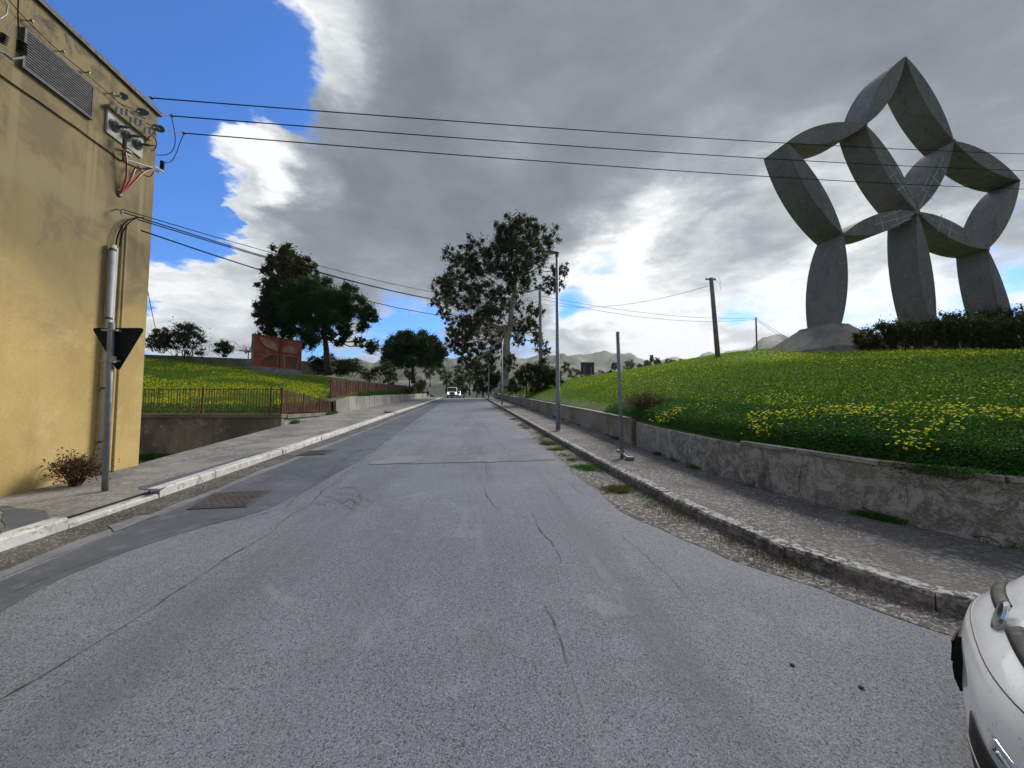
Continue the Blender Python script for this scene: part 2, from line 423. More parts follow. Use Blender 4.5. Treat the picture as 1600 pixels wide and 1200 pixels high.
MT['wire'] = plain('cable_sheath', (.014, .014, .015), .9, spec=.1)
MT['red'] = plain('red_cable_sheath', (.33, .02, .03), .45)
MT['white_panel'] = surface('white_duct_panel', (.55, .54, .50), (.40, .39, .34), (.64, .63, .60), big=3, mid=12, fine=80, bump=.1)
MT['bushing'] = plain('brown_grey_porcelain', (.09, .085, .08), .25)
MT['glass_green'] = plain('green_glass_insulator', (.06, .14, .12), .2, 0, .6)
MT['steel_dark'] = plain('weathered_steel', (.10, .098, .095), .55, .5)
MT['sign_back'] = plain('sign_back_dark', (.011, .014, .022), .7, spec=.12)
MT['rust'] = surface('rusted_iron', (.15, .078, .05), (.08, .045, .032), (.22, .12, .08), big=3, mid=12, fine=90, bump=.3, rough=.9)
MT['rust_red'] = surface('rusted_red_iron', (.115, .038, .027), (.055, .025, .02), (.16, .068, .046), big=2, mid=9, fine=90, bump=.3, rough=.9)
MT['mural_red'] = surface('terracotta_relief_red', (.33, .075, .05), (.18, .045, .033), (.42, .13, .085), big=.7, mid=3, fine=30, bump=.3, extra=mural_extra)
MT['mural_ochre'] = surface('terracotta_relief_ochre', (.36, .21, .12), (.22, .12, .07), (.44, .28, .18), big=1, mid=4, fine=30, bump=.3)
MT['mural_brown'] = surface('terracotta_relief_brown', (.17, .07, .05), (.09, .04, .03), (.26, .12, .085), big=1, mid=4, fine=30, bump=.3)
MT['concrete_s'] = surface('monument_concrete', (.245, .228, .21), (.19, .178, .165), (.30, .282, .262), big=.25, mid=2.4, fine=14, fa=.5, streak=.25, bump=.35, bdist=.03, extra=sculpt_extra)
MT['effl'] = plain('efflorescence', (.40, .41, .42), .9, var=.35, sc=3)
MT['plinth'] = surface('plinth_stone', (.27, .25, .215), (.19, .175, .15), (.34, .32, .28), big=.8, mid=3, fine=14, fa=.5, bump=.6, bdist=.04)
MT['pole_conc'] = surface('pole_concrete', (.23, .22, .20), (.15, .145, .135), (.30, .29, .27), big=1, mid=4, fine=40, bump=.2)
MT['manhole'] = surface('cast_iron_plate', (.085, .072, .062), (.05, .045, .042), (.13, .11, .095), big=3, mid=12, fine=90, bump=.3, rough=.7)
MT['soil'] = surface('soil', (.085, .062, .042), (.05, .038, .027), (.13, .10, .07), big=1, mid=6, fine=40, bump=.6, bdist=.03)
MT['yard'] = surface('yard_ground', (.13, .125, .11), (.06, .07, .035), (.18, .17, .15), big=.7, mid=4, fine=40)
MT['grass_ground'] = surface('grass_ground', (.07, .13, .014), (.045, .095, .011), (.11, .17, .02), big=.12, mid=1.4, fine=22, fa=.4, bump=.8, bdist=.05)
MT['blade'] = foliage('grass_blades', (.10, .165, .018), (.21, .295, .045), (.20, .19, .06), trans=.45, sc=.35)
MT['clover'] = foliage('clover_leaves', (.022, .085, .014), (.065, .165, .028), trans=.3, sc=1.2)
MT['flower'] = foliage('yellow_flower_petals', (.75, .66, .02), (.85, .80, .06), trans=.35, sc=3)
MT['dry'] = foliage('dry_twigs', (.10, .07, .04), (.20, .15, .085), trans=.15, sc=2)
MT['weed_brown'] = foliage('brown_dry_shrub', (.07, .042, .02), (.16, .10, .05), trans=.15, sc=3)
MT['euc'] = foliage('eucalyptus_leaves', (.026, .036, .014), (.075, .085, .032), (.13, .09, .04), trans=.3, sc=.35)
MT['pine'] = foliage('pine_needles', (.012, .036, .008), (.034, .080, .015), trans=.25, sc=.5)
MT['pine2'] = foliage('umbrella_pine_needles', (.010, .034, .007), (.030, .072, .013), trans=.15, sc=.6)
MT['shrub'] = foliage('shrub_leaves', (.026, .044, .018), (.065, .088, .034), trans=.3, sc=.8)
MT['hedge'] = foliage('hedge_leaves', (.020, .040, .009), (.065, .085, .018), (.15, .10, .03), trans=.3, sc=.6)
MT['far_tree'] = foliage('far_tree_leaves', (.042, .058, .03), (.085, .105, .05), trans=.2, sc=.2)
MT['cactus'] = plain('prickly_pear_skin', (.045, .075, .03), .6, var=.3, sc=5)
MT['bark_euc'] = surface('eucalyptus_bark', (.50, .45, .38), (.30, .25, .19), (.60, .57, .51), big=.5, mid=2.0, fine=20, streak=.6, bump=.5, bdist=.03)
MT['bark'] = surface('pine_bark', (.085, .062, .045), (.045, .034, .026), (.13, .10, .075), big=1, mid=6, fine=20, bump=.8, bdist=.04)
MT['mount'] = surface('far_hill_ground', (.11, .12, .075), (.05, .065, .035), (.30, .29, .24), big=.006, mid=.018, fine=.10, fa=.75, bump=0)
MT['car_white'] = plain('car_white_paint', (.86, .88, .90), .32, 0, .5, .03, 8, coat=.9)
_m = MT['car_white']; _nt = _m.node_tree; _b = [n for n in _nt.nodes if n.type == 'BSDF_PRINCIPLED'][0]; _src = _b.inputs['Base Color'].links[0].from_socket
_h = NT.__new__(NT); _h.t = _nt; _ps = _h.n('ShaderNodeNewGeometry').outputs['Position']
_nt.links.new(_h.mix(_h.mr(_h.noise(_ps, 75., 3., .6), .66, .70, 0, .8), _src, (.12, .11, .10)), _b.inputs['Base Color'])
MT['car_black'] = plain('car_black_plastic', (.010, .010, .011), .6, spec=.12)
MT['chrome'] = plain('chrome_trim', (.6, .62, .64), .12, 1.0)
MT['lens'] = plain('lamp_lens', (.45, .48, .52), .06, .6, .8, coat=1.0)
MT['tyre'] = plain('tyre_rubber', (.02, .02, .021), .85)
MT['glass_dark'] = plain('car_glass', (.015, .02, .025), .06, 0, .8)
MT['skin'] = plain('skin', (.32, .18, .12), .6)
MT['cloth_white'] = plain('white_cloth', (.62, .62, .62), .9)
MT['cloth_dark'] = plain('dark_cloth', (.02, .02, .025), .9)
MT['house'] = surface('white_plaster', (.62, .61, .58), (.5, .49, .46), (.7, .69, .66), big=.5, mid=2, fine=10, bump=0)
MT['roof'] = plain('clay_roof', (.25, .10, .06), .9)
MT['billboard'] = plain('billboard_back', (.035, .035, .038), .8)

_lm = bpy.data.materials.new('headlamp_lit'); _lm.use_nodes = True
_g = NT(_lm.node_tree); _o = _g.n('ShaderNodeOutputMaterial'); _e = _g.n('ShaderNodeEmission', i={0: (1, .98, .9, 1), 1: 1.6}); _g.link(_e.outputs[0], _o.inputs[0]); MT['lit'] = _lm

# ------------------------------------------------------------------ layout curves
KERB_R = [(16, .9), (9, 1.0), (6.5, 1.2), (5.2, 1.55), (4.3, 1.95), (3.62, 2.32), (3.26, 2.68), (3.06, 3.12), (2.92, 3.65), (2.81, 4.5), (2.72, 5.9), (2.69, 7.9), (2.67, 10.8), (2.69, 19), (2.72, 30), (2.74, 52), (2.8, 72), (2.3, 92), (1, 110)]
WALL_R = [(16, 2.55), (8.5, 2.6), (6.6, 2.68), (5.6, 2.8), (5.1, 3.15), (4.93, 3.65), (4.58, 4.5), (4.38, 5.4), (4.26, 6.64), (4.34, 9.0), (4.45, 12), (4.55, 17), (4.65, 25), (4.75, 33), (4.8, 52), (4.85, 72), (4.4, 92), (3.2, 110)]
KERB_L = [(-4.5, -10), (-4.5, 4), (-4.44, 6), (-4.44, 12), (-4.55, 22), (-4.6, 45), (-4.7, 72), (-5.3, 92), (-6.6, 110)]


def resample(P, step):
    P = np.array(P, float); L = np.r_[0, np.cumsum(np.hypot(*np.diff(P, axis=0).T))]
    n = max(2, int(round(L[-1] / step)) + 1); s = np.linspace(0, L[-1], n)
    return np.c_[np.interp(s, L, P[:, 0]), np.interp(s, L, P[:, 1])]


def smooth_poly(P, it=2):
    P = [np.array(p, float) for p in P]
    for _ in range(it):
        Q = [P[0]]
        for a, b in zip(P[:-1], P[1:]): Q += [a * .75 + b * .25, a * .25 + b * .75]
        P = Q + [P[-1]]
    return np.array(P)


KERB_R = smooth_poly(KERB_R); WALL_R = smooth_poly(WALL_R); KERB_L = smooth_poly(KERB_L)


def xat(poly, y):
    o = np.argsort(poly[:, 1]); return np.interp(y, poly[o, 1], poly[o, 0])


def strip(name, A, B, h, mat, kind=None, parent=None, n=2):
    """sheet between two matched polylines A, B at height h over the road profile"""
    V = []; Fc = []
    for a, b in zip(A, B):
        for k in range(n + 1):
            p = a + (b - a) * k / n; V.append((p[0], p[1], float(roadz(p[1])) + h))
    m = n + 1
    for i in range(len(A) - 1):
        for k in range(n): Fc.append((i * m + k, i * m + k + 1, (i + 1) * m + k + 1, (i + 1) * m + k))
    o = mesh(name, V, Fc, mat, parent)
    if kind: o['kind'] = kind
    return o


# ------------------------------------------------------------------ ground, road, pavements
def sil(tab):
    """photo silhouette (px) -> function azimuth -> tan(elevation)"""
    az = []; te = []
    for x, y in tab:
        q = ray(x, y); az.append(math.atan2(q[0], q[1])); te.append(q[2] / math.hypot(q[0], q[1]))
    return lambda a: np.interp(a, az, te)


ridge_far = sil([(-400, 560), (230, 562), (450, 566), (600, 566), (700, 560), (745, 556), (800, 561), (850, 556), (878, 557), (905, 554), (920, 555), (934, 553), (960, 556), (979, 553), (986, 556), (1000, 563), (1015, 566),
                 (1035, 562), (1053, 559), (1070, 560), (1083, 562), (1092, 557), (1105, 552), (1120, 552), (1141, 548), (1175, 542), (1200, 535), (1218, 535), (1240, 541), (1400, 545), (1800, 560)])
ridge_mid = sil([(-400, 600), (400, 596), (600, 594), (660, 590), (720, 580), (760, 578), (800, 572), (850, 566), (880, 566), (910, 570), (950, 575), (990, 579), (1050, 577), (1100, 582), (1300, 590), (1800, 600)])


def terrain():
    na, nr = 900, 110
    az = np.linspace(-math.pi, math.pi, na, endpoint=False); r = np.r_[0.5, np.geomspace(3, 6500, nr - 1)]
    AZ, RR = np.meshgrid(az, r)
    X = RR * np.sin(AZ); Y = RR * np.cos(AZ)
    loc = roadz(np.clip(Y, -60, 150)) - .6 - .4 * np.clip((np.abs(X) - 12) / 30, 0, 3)
    loc = np.where(X < -7, np.minimum(loc, -.62 + 0 * X) * np.clip(1 - (Y - 20) / 20, 0, 1) + loc * np.clip((Y - 20) / 20, 0, 1), loc)
    w = np.clip((RR - 110) / 120, 0, 1)
    Z = loc * (1 - w) + w * (-6.0)
    nz = np.array([[fbm((x * .0035, y * .0035, 3), 5) for x, y in zip(a, b)] for a, b in zip(X, Y)])
    def ridge(Z, f, r0, r1, r2, amp, floor):
        top = EYE + r0 * f(AZ)
        up = np.clip((RR - r1) / (r0 - r1), 0, 1); up = up ** .9
        dn = np.clip(1 - (RR - r0) / (r2 - r0), 0, 1)
        h = floor + (top - floor) * np.where(RR < r0, up, dn) + nz * amp * np.sin(np.pi * np.clip(up, 0, 1)) * (RR < r0)
        return np.where((RR > r1) & (RR < r2), np.maximum(Z, h), Z)
    Z = ridge(Z, ridge_mid, 430, 180, 700, 7, -6)
    Z = ridge(Z, ridge_far, 3000, 900, 5200, 90, -6)
    nf_ = np.array([[fbm((x * .006, y * .006, 8), 5) for x, y in zip(a, b)] for a, b in zip(X, Y)]); Z = Z + np.where(RR > 900, nf_ * 26, 0)
    V = np.stack([X, Y, Z], -1).reshape(-1, 3)
    i, k = np.meshgrid(np.arange(nr - 1), np.arange(na), indexing='ij'); k2 = (k + 1) % na
    q = np.stack([i * na + k, (i + 1) * na + k, (i + 1) * na + k2, i * na + k2], -1).reshape(-1, 4)
    o = npmesh('terrain', V, quads=q, mat=MT['mount'], smooth=True); o['kind'] = 'structure'
    return lambda x, y: float(Z[np.argmin(np.abs(r - math.hypot(x, y))), int(round((math.atan2(x, y) + math.pi) / (2 * math.pi) * na)) % na])


terr_z = terrain()

kl = resample(KERB_L, 1.0)
ys = np.r_[np.arange(-10, 1.0, .5), np.arange(1.0, 6, .25), np.arange(6, 110, 1.0)]
kx = np.minimum(xat(KERB_R, ys) + .05, 16); kx[ys < .95] = 16
lx = xat(KERB_L, ys) - .02
road = strip('road', np.c_[lx, ys], np.c_[kx, ys], 0.0, MT['asphalt'], 'structure', n=6)

# gutters and worn strips lying on the road
def jag(Y, x0, amp, sc, seed):
    return np.array([x0(y) + amp * fbm((y * sc, seed, 0), 4) for y in Y])


yy = np.arange(-6, 72, .2)
gl = strip('gutter_left', np.c_[xat(KERB_L, yy), yy], np.c_[jag(yy, lambda y: -4.0, .14, .5, 3), yy], .004, MT['gutter_dark'], 'structure')
strip('worn_edge_left', np.c_[jag(yy, lambda y: -4.0, .14, .5, 3), yy], np.c_[jag(yy, lambda y: -3.86, .05, .7, 5), yy], .004, MT['asphalt_pale'], 'structure', n=1)
yy = np.arange(1.75, 72, .15)
edge = [(1.75, 3.85), (2.27, 3.15), (2.6, 2.92), (3.2, 2.62), (3.83, 2.39), (4.6, 2.12), (5.6, 1.98), (7.3, 2.02), (10, 2.1), (14, 2.2), (23, 2.42), (44, 2.55), (72, 2.6)]
gr_ = jag(yy, lambda y: interp(y, edge), .16, .9, 9)
strip('gutter_right', np.c_[gr_, yy], np.c_[xat(KERB_R, yy) + .02, yy], .004, MT['gutter'], 'structure', n=3)
# darker re-laid asphalt strip on the left
EDGE_L = sorted([(-2., -3.5)] + [(float(ground(x, y)[1]), float(ground(x, y)[0])) for x, y in [(0, 955), (100, 905), (190, 868), (260, 842), (330, 820), (400, 803), (440, 786), (480, 766), (530, 738), (575, 712), (612, 685), (645, 660)]] + [(60., -3.4)])
yy = np.arange(-2, 60, .25)
a = jag(yy, lambda y: -3.82, .04, .5, 21); b = jag(yy, lambda y: interp(y, EDGE_L), .10, .6, 33)
strip('asphalt_patch', np.c_[a, yy], np.c_[b, yy], .0035, MT['asphalt_patch'], 'structure', n=2)


def sheet(name, poly, h, mat, jit=0.04, seed=0, kind='structure'):
    """irregular patch on the road: polygon (x, y) subdivided with a jagged rim"""
    P = np.array(poly, float); pts = []
    for i in range(len(P)):
        a, b = P[i], P[(i + 1) % len(P)]; n = max(2, int(np.hypot(*(b - a)) / .12))
        for k in range(n):
            q = a + (b - a) * k / n; pts.append(q + jit * np.array([fbm((q[0] * 3, q[1] * 3, seed), 3), fbm((q[0] * 3, q[1] * 3, seed + 9), 3)]))
    V = [(p[0], p[1], float(roadz(p[1])) + h) for p in pts]
    o = mesh(name, V, [tuple(range(len(V)))], mat); o['kind'] = kind; return o


def pxpoly(L): return [ground(x, y)[:2] for x, y in L]


sheet('trench_patch', pxpoly([(592, 713), (760, 709), (850, 711), (870, 719), (740, 723), (575, 726)]), .0085, MT['asphalt_pale'], .08, 4)
sheet('worn_patch_left', pxpoly([(170, 822), (215, 808), (255, 804), (215, 818), (180, 832)]), .0115, MT['asphalt_pale'], .05, 8)
sheet('square_patch', pxpoly([(560, 697), (600, 693), (585, 702), (540, 706)]), .0095, MT['asphalt_patch'], .02, 10)


def crack(px, w0, seed, name='crack', jit=.05):
    P = resample([ground(x, y)[:2] for x, y in px], .07)
    V = []; n = len(P)
    for i, p in enumerate(P):
        t = P[min(i + 1, n - 1)] - P[max(i - 1, 0)]; t = t / (np.hypot(*t) + 1e-9); nn = np.array([-t[1], t[0]])
        q = p + nn * jit * fbm((i * .11, seed, 2), 4)
        w = w0 * .62 * (.2 + 1.4 * abs(fbm((i * .4, seed, 7), 3))) * (1 if 0 < i < n - 1 else .1)
        for s in (-1, 1): r_ = q + nn * w * s; V.append((r_[0], r_[1], float(roadz(r_[1])) + .0075))
    Fc = [(2 * i, 2 * i + 1, 2 * i + 3, 2 * i + 2) for i in range(n - 1)]
    return mesh(name, V, Fc, MT['crack'], road)


crack([(0, 1095), (90, 1040), (180, 988), (255, 940), (330, 890), (385, 855), (440, 818), (480, 790), (530, 748), (575, 715), (625, 680), (660, 655), (690, 640)], .012, 1)
crack([(590, 713), (660, 711), (740, 709), (772, 708)], .02, 2)
crack([(575, 725), (650, 724), (700, 720), (760, 717)], .008, 3, jit=.09)
crack([(757, 762), (764, 780), (772, 792), (782, 798)], .009, 4)
crack([(832, 803), (845, 830), (858, 845), (872, 866), (880, 880)], .009, 5)
crack([(862, 745), (885, 752), (900, 762), (912, 775)], .009, 6)
crack([(746, 640), (752, 655), (768, 680), (790, 703)], .012, 7, jit=.03)
crack([(735, 645), (740, 665), (746, 695)], .009, 8, jit=.03)
crack([(520, 766), (545, 761), (562, 763)], .025, 9)
for i_, pp in enumerate([[(512, 775), (530, 783), (548, 795), (560, 798)], [(540, 770), (556, 776), (574, 780), (585, 788)], [(525, 790), (540, 786), (552, 780)], [(556, 770), (562, 782), (560, 792)]]): crack(pp, .007, 20 + i_, jit=.1)
for k_ in range(22):      # crazed asphalt round the old pothole
    x_, y_ = 545 + random.gauss(0, 26), 781 + random.gauss(0, 8); a_ = random.uniform(0, 3.1); l_ = random.uniform(8, 22)
    crack([(x_ - l_ * math.cos(a_), y_ - l_ * .35 * math.sin(a_)), (x_, y_), (x_ + l_ * math.cos(a_ + .7), y_ + l_ * .35 * math.sin(a_ + .7))], .008, 60 + k_, jit=.06)
crack([(850, 940), (870, 990), (888, 1040), (915, 1100), (930, 1140)], .006, 11)
crack([(0, 935), (90, 895), (190, 862), (280, 828), (320, 812), (380, 812), (440, 795), (520, 735), (560, 700)], .010, 12, jit=.07)
crack([(756, 715), (760, 735), (766, 752)], .007, 13)
crack([(970, 835), (1010, 870), (1050, 905), (1080, 940)], .005, 14)
crack([(640, 690), (670, 665), (700, 645)], .010, 15, jit=.04)

# manhole covers, rusty chequered plates
def manhole(px, label):
    P = [ground(*p) for p in px]; c = sum(P) / 4
    e = empty('manhole_cover', c, label, 'manhole cover', 'manhole covers in the left of the road')
    def plate(s, h0, h1):
        b = MB(); b.prism([Vector(((p - c) * s + c)) + Vector((0, 0, h0)) for p in P], (0, 0, h1 - h0)); return b
    keep(plate(1.0, .002, .016).build('rim', MT['steel_dark']), e)
    keep(plate(.93, .004, .020).build('lid', MT['manhole'], bevel=.003), e)
    b = MB(); u = (P[1] - P[0]) * .93; v = (P[3] - P[0]) * .93; o = c + (P[0] - c) * .93
    for i in range(14):
        for k in range(9):
            q = o + u * ((i + .5) / 14) + v * ((k + .5) / 9); d = (u / np.linalg.norm(u)) if (i + k) % 2 else (v / np.linalg.norm(v))
            b.tube([q - d * .018 + [0, 0, .0205], q + d * .018 + [0, 0, .0205]], .004, 4)
    t = keep(b.build('tread', MT['manhole']), e); t['kind'] = 'stuff'


manhole([(292, 797), (385, 793), (425, 767), (335, 771)], 'nearer rusty chequered manhole cover set in the dark asphalt strip')
manhole([(462, 713), (508, 711), (528, 703), (484, 705)], 'farther dark manhole cover in the asphalt strip near the left kerb')

# pavements
kr = resample(KERB_R, .5); N_ = len(kr)
wr = resample(WALL_R, .5); s_ = np.linspace(0, 1, 260)
def alongf(P, s):
    L = np.r_[0, np.cumsum(np.hypot(*np.diff(P, axis=0).T))]; return np.c_[np.interp(s * L[-1], L, P[:, 0]), np.interp(s * L[-1], L, P[:, 1])]
# matched by Y beyond the corner, by arc share round it
A1 = np.c_[xat(KERB_R, ysr := np.arange(3.6, 110, .4)), ysr]; B1 = np.c_[xat(WALL_R, ysr) + .05, ysr]
ka = KERB_R[KERB_R[:, 1] < 3.6]; ka = np.r_[ka, [A1[0]]]; wa = WALL_R[WALL_R[:, 1] < 3.6] + [.05, .05]; wa = np.r_[wa, [B1[0]]]
A0 = alongf(ka, np.linspace(0, 1, 40))[:-1]; B0 = alongf(wa, np.linspace(0, 1, 40))[:-1]
strip('pavement_right', np.r_[A0, A1] + [.06, 0], np.r_[B0, B1], .122, MT['pave_r'], 'structure', n=4)
PAVE_L = [(-6.3, -10), (-6.3, 8.2), (-6.45, 9.2), (-7.3, 16.2), (-8.05, 24.5), (-7.7, 32), (-7.7, 72), (-8.2, 92), (-9.5, 110)]
yl = np.arange(-10, 110, .5); pl_x = interp(yl, [(b_, a_) for a_, b_ in PAVE_L])
pav_l = strip('pavement_left', np.c_[pl_x, yl], np.c_[xat(KERB_L, yl) - .06, yl], .122, MT['pave_l'], 'structure', n=3)
b = MB()
for i in range(len(yl) - 1):      # side of the raised pavement towards the sunken yard
    if 8 < yl[i] < 17: b.add([(pl_x[i], yl[i], -.9), (pl_x[i + 1], yl[i + 1], -.9), (pl_x[i + 1], yl[i + 1], float(roadz(yl[i + 1])) + .122), (pl_x[i], yl[i], float(roadz(yl[i])) + .122)], [(0, 1, 2, 3)])
b.build('pavement_edge', MT['wall_dark'], pav_l)
def dpatch(name, px, mat, h, seed): 
    P = [ground(x, y, .122)[:2] for x, y in px]; return sheet(name, P, h, mat, .08, seed)
dpatch('pavement_patch', [(0, 792), (60, 795), (78, 806), (70, 822), (0, 836)], MT['asphalt_patch'], .127, 3)
dpatch('pavement_patch', [(215, 762), (330, 728), (420, 703), (350, 728), (270, 755), (235, 770)], MT['asphalt_patch'], .127, 5)

# kerbs: stone by stone
def kerb(name, poly, y_lo, y_hi, w, mat, side, step, hfun=None, seed=0):
    root = bpy.data.objects.new(name, None); COL.objects.link(root); root['kind'] = 'structure'
    P = resample(poly, step); r_ = random.Random(seed)
    for i in range(len(P) - 1):
        a, b2 = Vector((*P[i], 0)), Vector((*P[i + 1], 0))
        if not (y_lo < (a.y + b2.y) / 2 < y_hi): continue
        t = (b2 - a).normalized(); n = Vector((-t.y, t.x, 0)) * side
        g_ = .006; h0 = hfun(i, a) if hfun else 0
        a2 = a + t * g_; b3 = b2 - t * g_; j = r_.uniform(-.012, .012); jt = r_.uniform(-.006, .006)
        nseg = 4; Vv = []
        for k in range(nseg + 1):
            p = a2.lerp(b3, k / nseg); rz = float(roadz(p.y)); wb = .006 * fbm((p.x * 5, p.y * 5, seed), 2)
            for (off, hz) in ((-.005 + j, -.06), (j + wb, .105 + jt - h0), (j + .022, .13 + jt - h0 + wb), (w, .132 + jt - h0 * .6), (w, -.06)):
                q = p + n * off; Vv.append((q.x, q.y, rz + hz))
        Fq = [(k * 5 + m, k * 5 + (m + 1) % 5, (k + 1) * 5 + (m + 1) % 5, (k + 1) * 5 + m) for k in range(nseg) for m in range(5)] + [(0, 1, 2, 3, 4), tuple(nseg * 5 + m for m in range(5))]
        bb = MB().add(Vv, Fq); bb.build('kerb_stone', mat, root)
    return root


kerb('kerb_left', KERB_L, -2, 84, .17, MT['kerb_white'], 1, 1.25, lambda i, a: .055 if 5.0 < a.y < 5.7 else 0, 1)
kerb('kerb_right', KERB_R, -2, 84, .16, MT['kerb_grey'], -1, 1.0, None, 2)


# ------------------------------------------------------------------ right bank and its wall
def bank_z(x, y):
    x = np.asarray(x, float); y = np.asarray(y, float)
    s = np.maximum(x - xat(WALL_R, y), 0)
    m = 1 - .6 * np.clip((y - 46) / 40, 0, 1)
    g = (1.06 * (1 - np.exp(-s / (9 + 3 * np.clip((y - 20) / 12, 0, 1)))) * (1.5 + .075 * np.minimum(y, 32)) + 1.2 * np.clip((s - 12) / 12, 0, 1) * np.clip((y - 22) / 12, 0, 1)) * m
    back = -.045 * np.maximum(np.hypot(x, y) - 62, 0)
    lip = .10 * (1 - np.exp(-s / .35))
    return roadz(np.minimum(y, 75)) + .70 + g + lip + back + .12 * np.sin(x * .35 + 1) * np.sin(y * .27) * np.clip(s / 6, 0, 1)


yb = np.r_[np.arange(2.62, 8, .15), np.arange(8, 30, .5), np.arange(30, 130, 1.5)]; sb = np.r_[0.05, .15, .3, .5, .8, 1.2, 1.8, np.geomspace(2.5, 140, 50)]
SB, YB = np.meshgrid(sb, yb); XB = xat(WALL_R, YB) + SB
XB = np.minimum(XB, 170); ZB = bank_z(XB, YB); nb_, mb_ = XB.shape
i, k = np.meshgrid(np.arange(nb_ - 1), np.arange(mb_ - 1), indexing='ij')
npmesh('bank_right', np.stack([XB, YB, ZB], -1).reshape(-1, 3), quads=np.stack([i * mb_ + k, i * mb_ + k + 1, (i + 1) * mb_ + k + 1, (i + 1) * mb_ + k], -1).reshape(-1, 4), mat=MT['grass_ground'], smooth=True)['kind'] = 'structure'

gw = empty('garden_wall', (4.26, 6.6, .3), 'low cracked grey retaining wall below the grass bank with the monument', 'wall')
def wall_run(poly, y0, y1, th, h, mat, name='wall_section', lo=-.25, side=-1):
    P = resample(poly, .35); P = P[(P[:, 1] >= y0) & (P[:, 1] <= y1)]
    V = []
    for i, p in enumerate(P):
        t = P[min(i + 1, len(P) - 1)] - P[max(i - 1, 0)]; t = t / np.hypot(*t); n = np.array([-t[1], t[0]]) * side
        rz = float(roadz(p[1])); top = rz + h + .012 * fbm((i * .5, 4, 0), 3)
        for o_, z in ((0, rz + lo), (.0 + .008 * fbm((i * .7, 1, 1), 2), rz + .45), (.005, top), (th, top), (th, rz + lo)):
            q = p + n * o_; V.append((q[0], q[1], z))
    m = 5; Fq = [(i * m + k, i * m + (k + 1) % m, (i + 1) * m + (k + 1) % m, (i + 1) * m + k) for i in range(len(P) - 1) for k in range(m)] + [tuple(range(m)), tuple((len(P) - 1) * m + k for k in range(m))]
    return keep(MB().add(V, Fq).build(name, mat), gw)


wall_run(WALL_R, 2.5, 10.05, .20, .735, MT['wall_r'])
wall_run(WALL_R, 10.12, 78, .20, .79, MT['wall_r2'])
def wall_hit(x, y):
    q = ray(x, y); t = 2.0
    while t < 90:
        p = CAM + q * t
        if p[1] > 2.6 and p[0] > xat(WALL_R, p[1]) - .012: return p
        t += .01
    return p
def wall_crack(px, w0, seed, name='crack', mat='crack'):
    P = [wall_hit(x, y) for x, y in px]; Q = []
    for a_, b_ in zip(P[:-1], P[1:]):
        n = max(2, int(np.linalg.norm(b_ - a_) / .03)); Q += [a_ + (b_ - a_) * k / n for k in range(n)]
    Q.append(P[-1]); V = []
    for i, q in enumerate(Q):
        t = Q[min(i + 1, len(Q) - 1)] - Q[max(i - 1, 0)]; t /= np.linalg.norm(t); nn = np.cross(t, [-1, 0, 0]); nn /= np.linalg.norm(nn) + 1e-9
        c = q + nn * .03 * fbm((i * .25, seed, 1), 4); w = w0 * (.3 + 1.3 * abs(fbm((i * .5, seed, 5), 3)))
        V += [c - nn * w, c + nn * w]
    keep(mesh(name, V, [(2 * i, 2 * i + 1, 2 * i + 3, 2 * i + 2) for i in range(len(Q) - 1)], MT[mat]), gw)
for k, (pp, w) in enumerate([([(1252, 706), (1254, 722), (1249, 745), (1248, 760), (1252, 776)], .007), ([(1466, 733), (1465, 745), (1468, 756)], .006), ([(1185, 742), (1184, 752), (1186, 764)], .005),
                             ([(1254, 726), (1262, 730), (1260, 742), (1252, 746)], .005), ([(1128, 690), (1130, 712), (1127, 735)], .003), ([(1330, 716), (1336, 735), (1334, 752)], .003), ([(1555, 746), (1560, 766), (1556, 780)], .004),
                             ([(1300, 797), (1340, 803), (1380, 812), (1420, 824)], .012), ([(1345, 793), (1365, 800), (1400, 810), (1425, 822)], .010), ([(1520, 838), (1545, 843), (1562, 847)], .016), ([(1112, 742), (1160, 755), (1210, 769), (1275, 788)], .008),
                             ([(1010, 700), (1050, 716), (1090, 733)], .006)]): wall_crack(pp, w, k)
# coping slabs that remain on the near run, and the thin coping of the far one
P = resample(WALL_R, .92); rr = random.Random(4)
for i in range(len(P) - 1):
    c = (P[i] + P[i + 1]) / 2; t = P[i + 1] - P[i]; 
    if c[1] > 60 or c[1] < 2.6: continue
    if 5.7 < c[1] < 10.1 or (3.85 < c[1] < 4.1): continue
    near = c[1] < 10
    ang = math.atan2(t[1], t[0]) + rr.uniform(-.03, .03) * near; zt = float(roadz(c[1])) + (.737 if near else .792)
    Mx = Matrix.Translation((c[0], c[1], zt)) @ Matrix.Rotation(ang, 4, 'Z') @ Matrix.Rotation(-math.atan(SLOPE * t[1] / np.hypot(*t)) + rr.uniform(-.012, .012) * near, 4, 'Y')
    L_ = np.hypot(*t) / 2 - .008
    keep(MB().box((-L_, -.235, .002), (L_, .035, .056 if near else .035), Mx).build('coping_slab', MT['coping'], bevel=.005), gw)


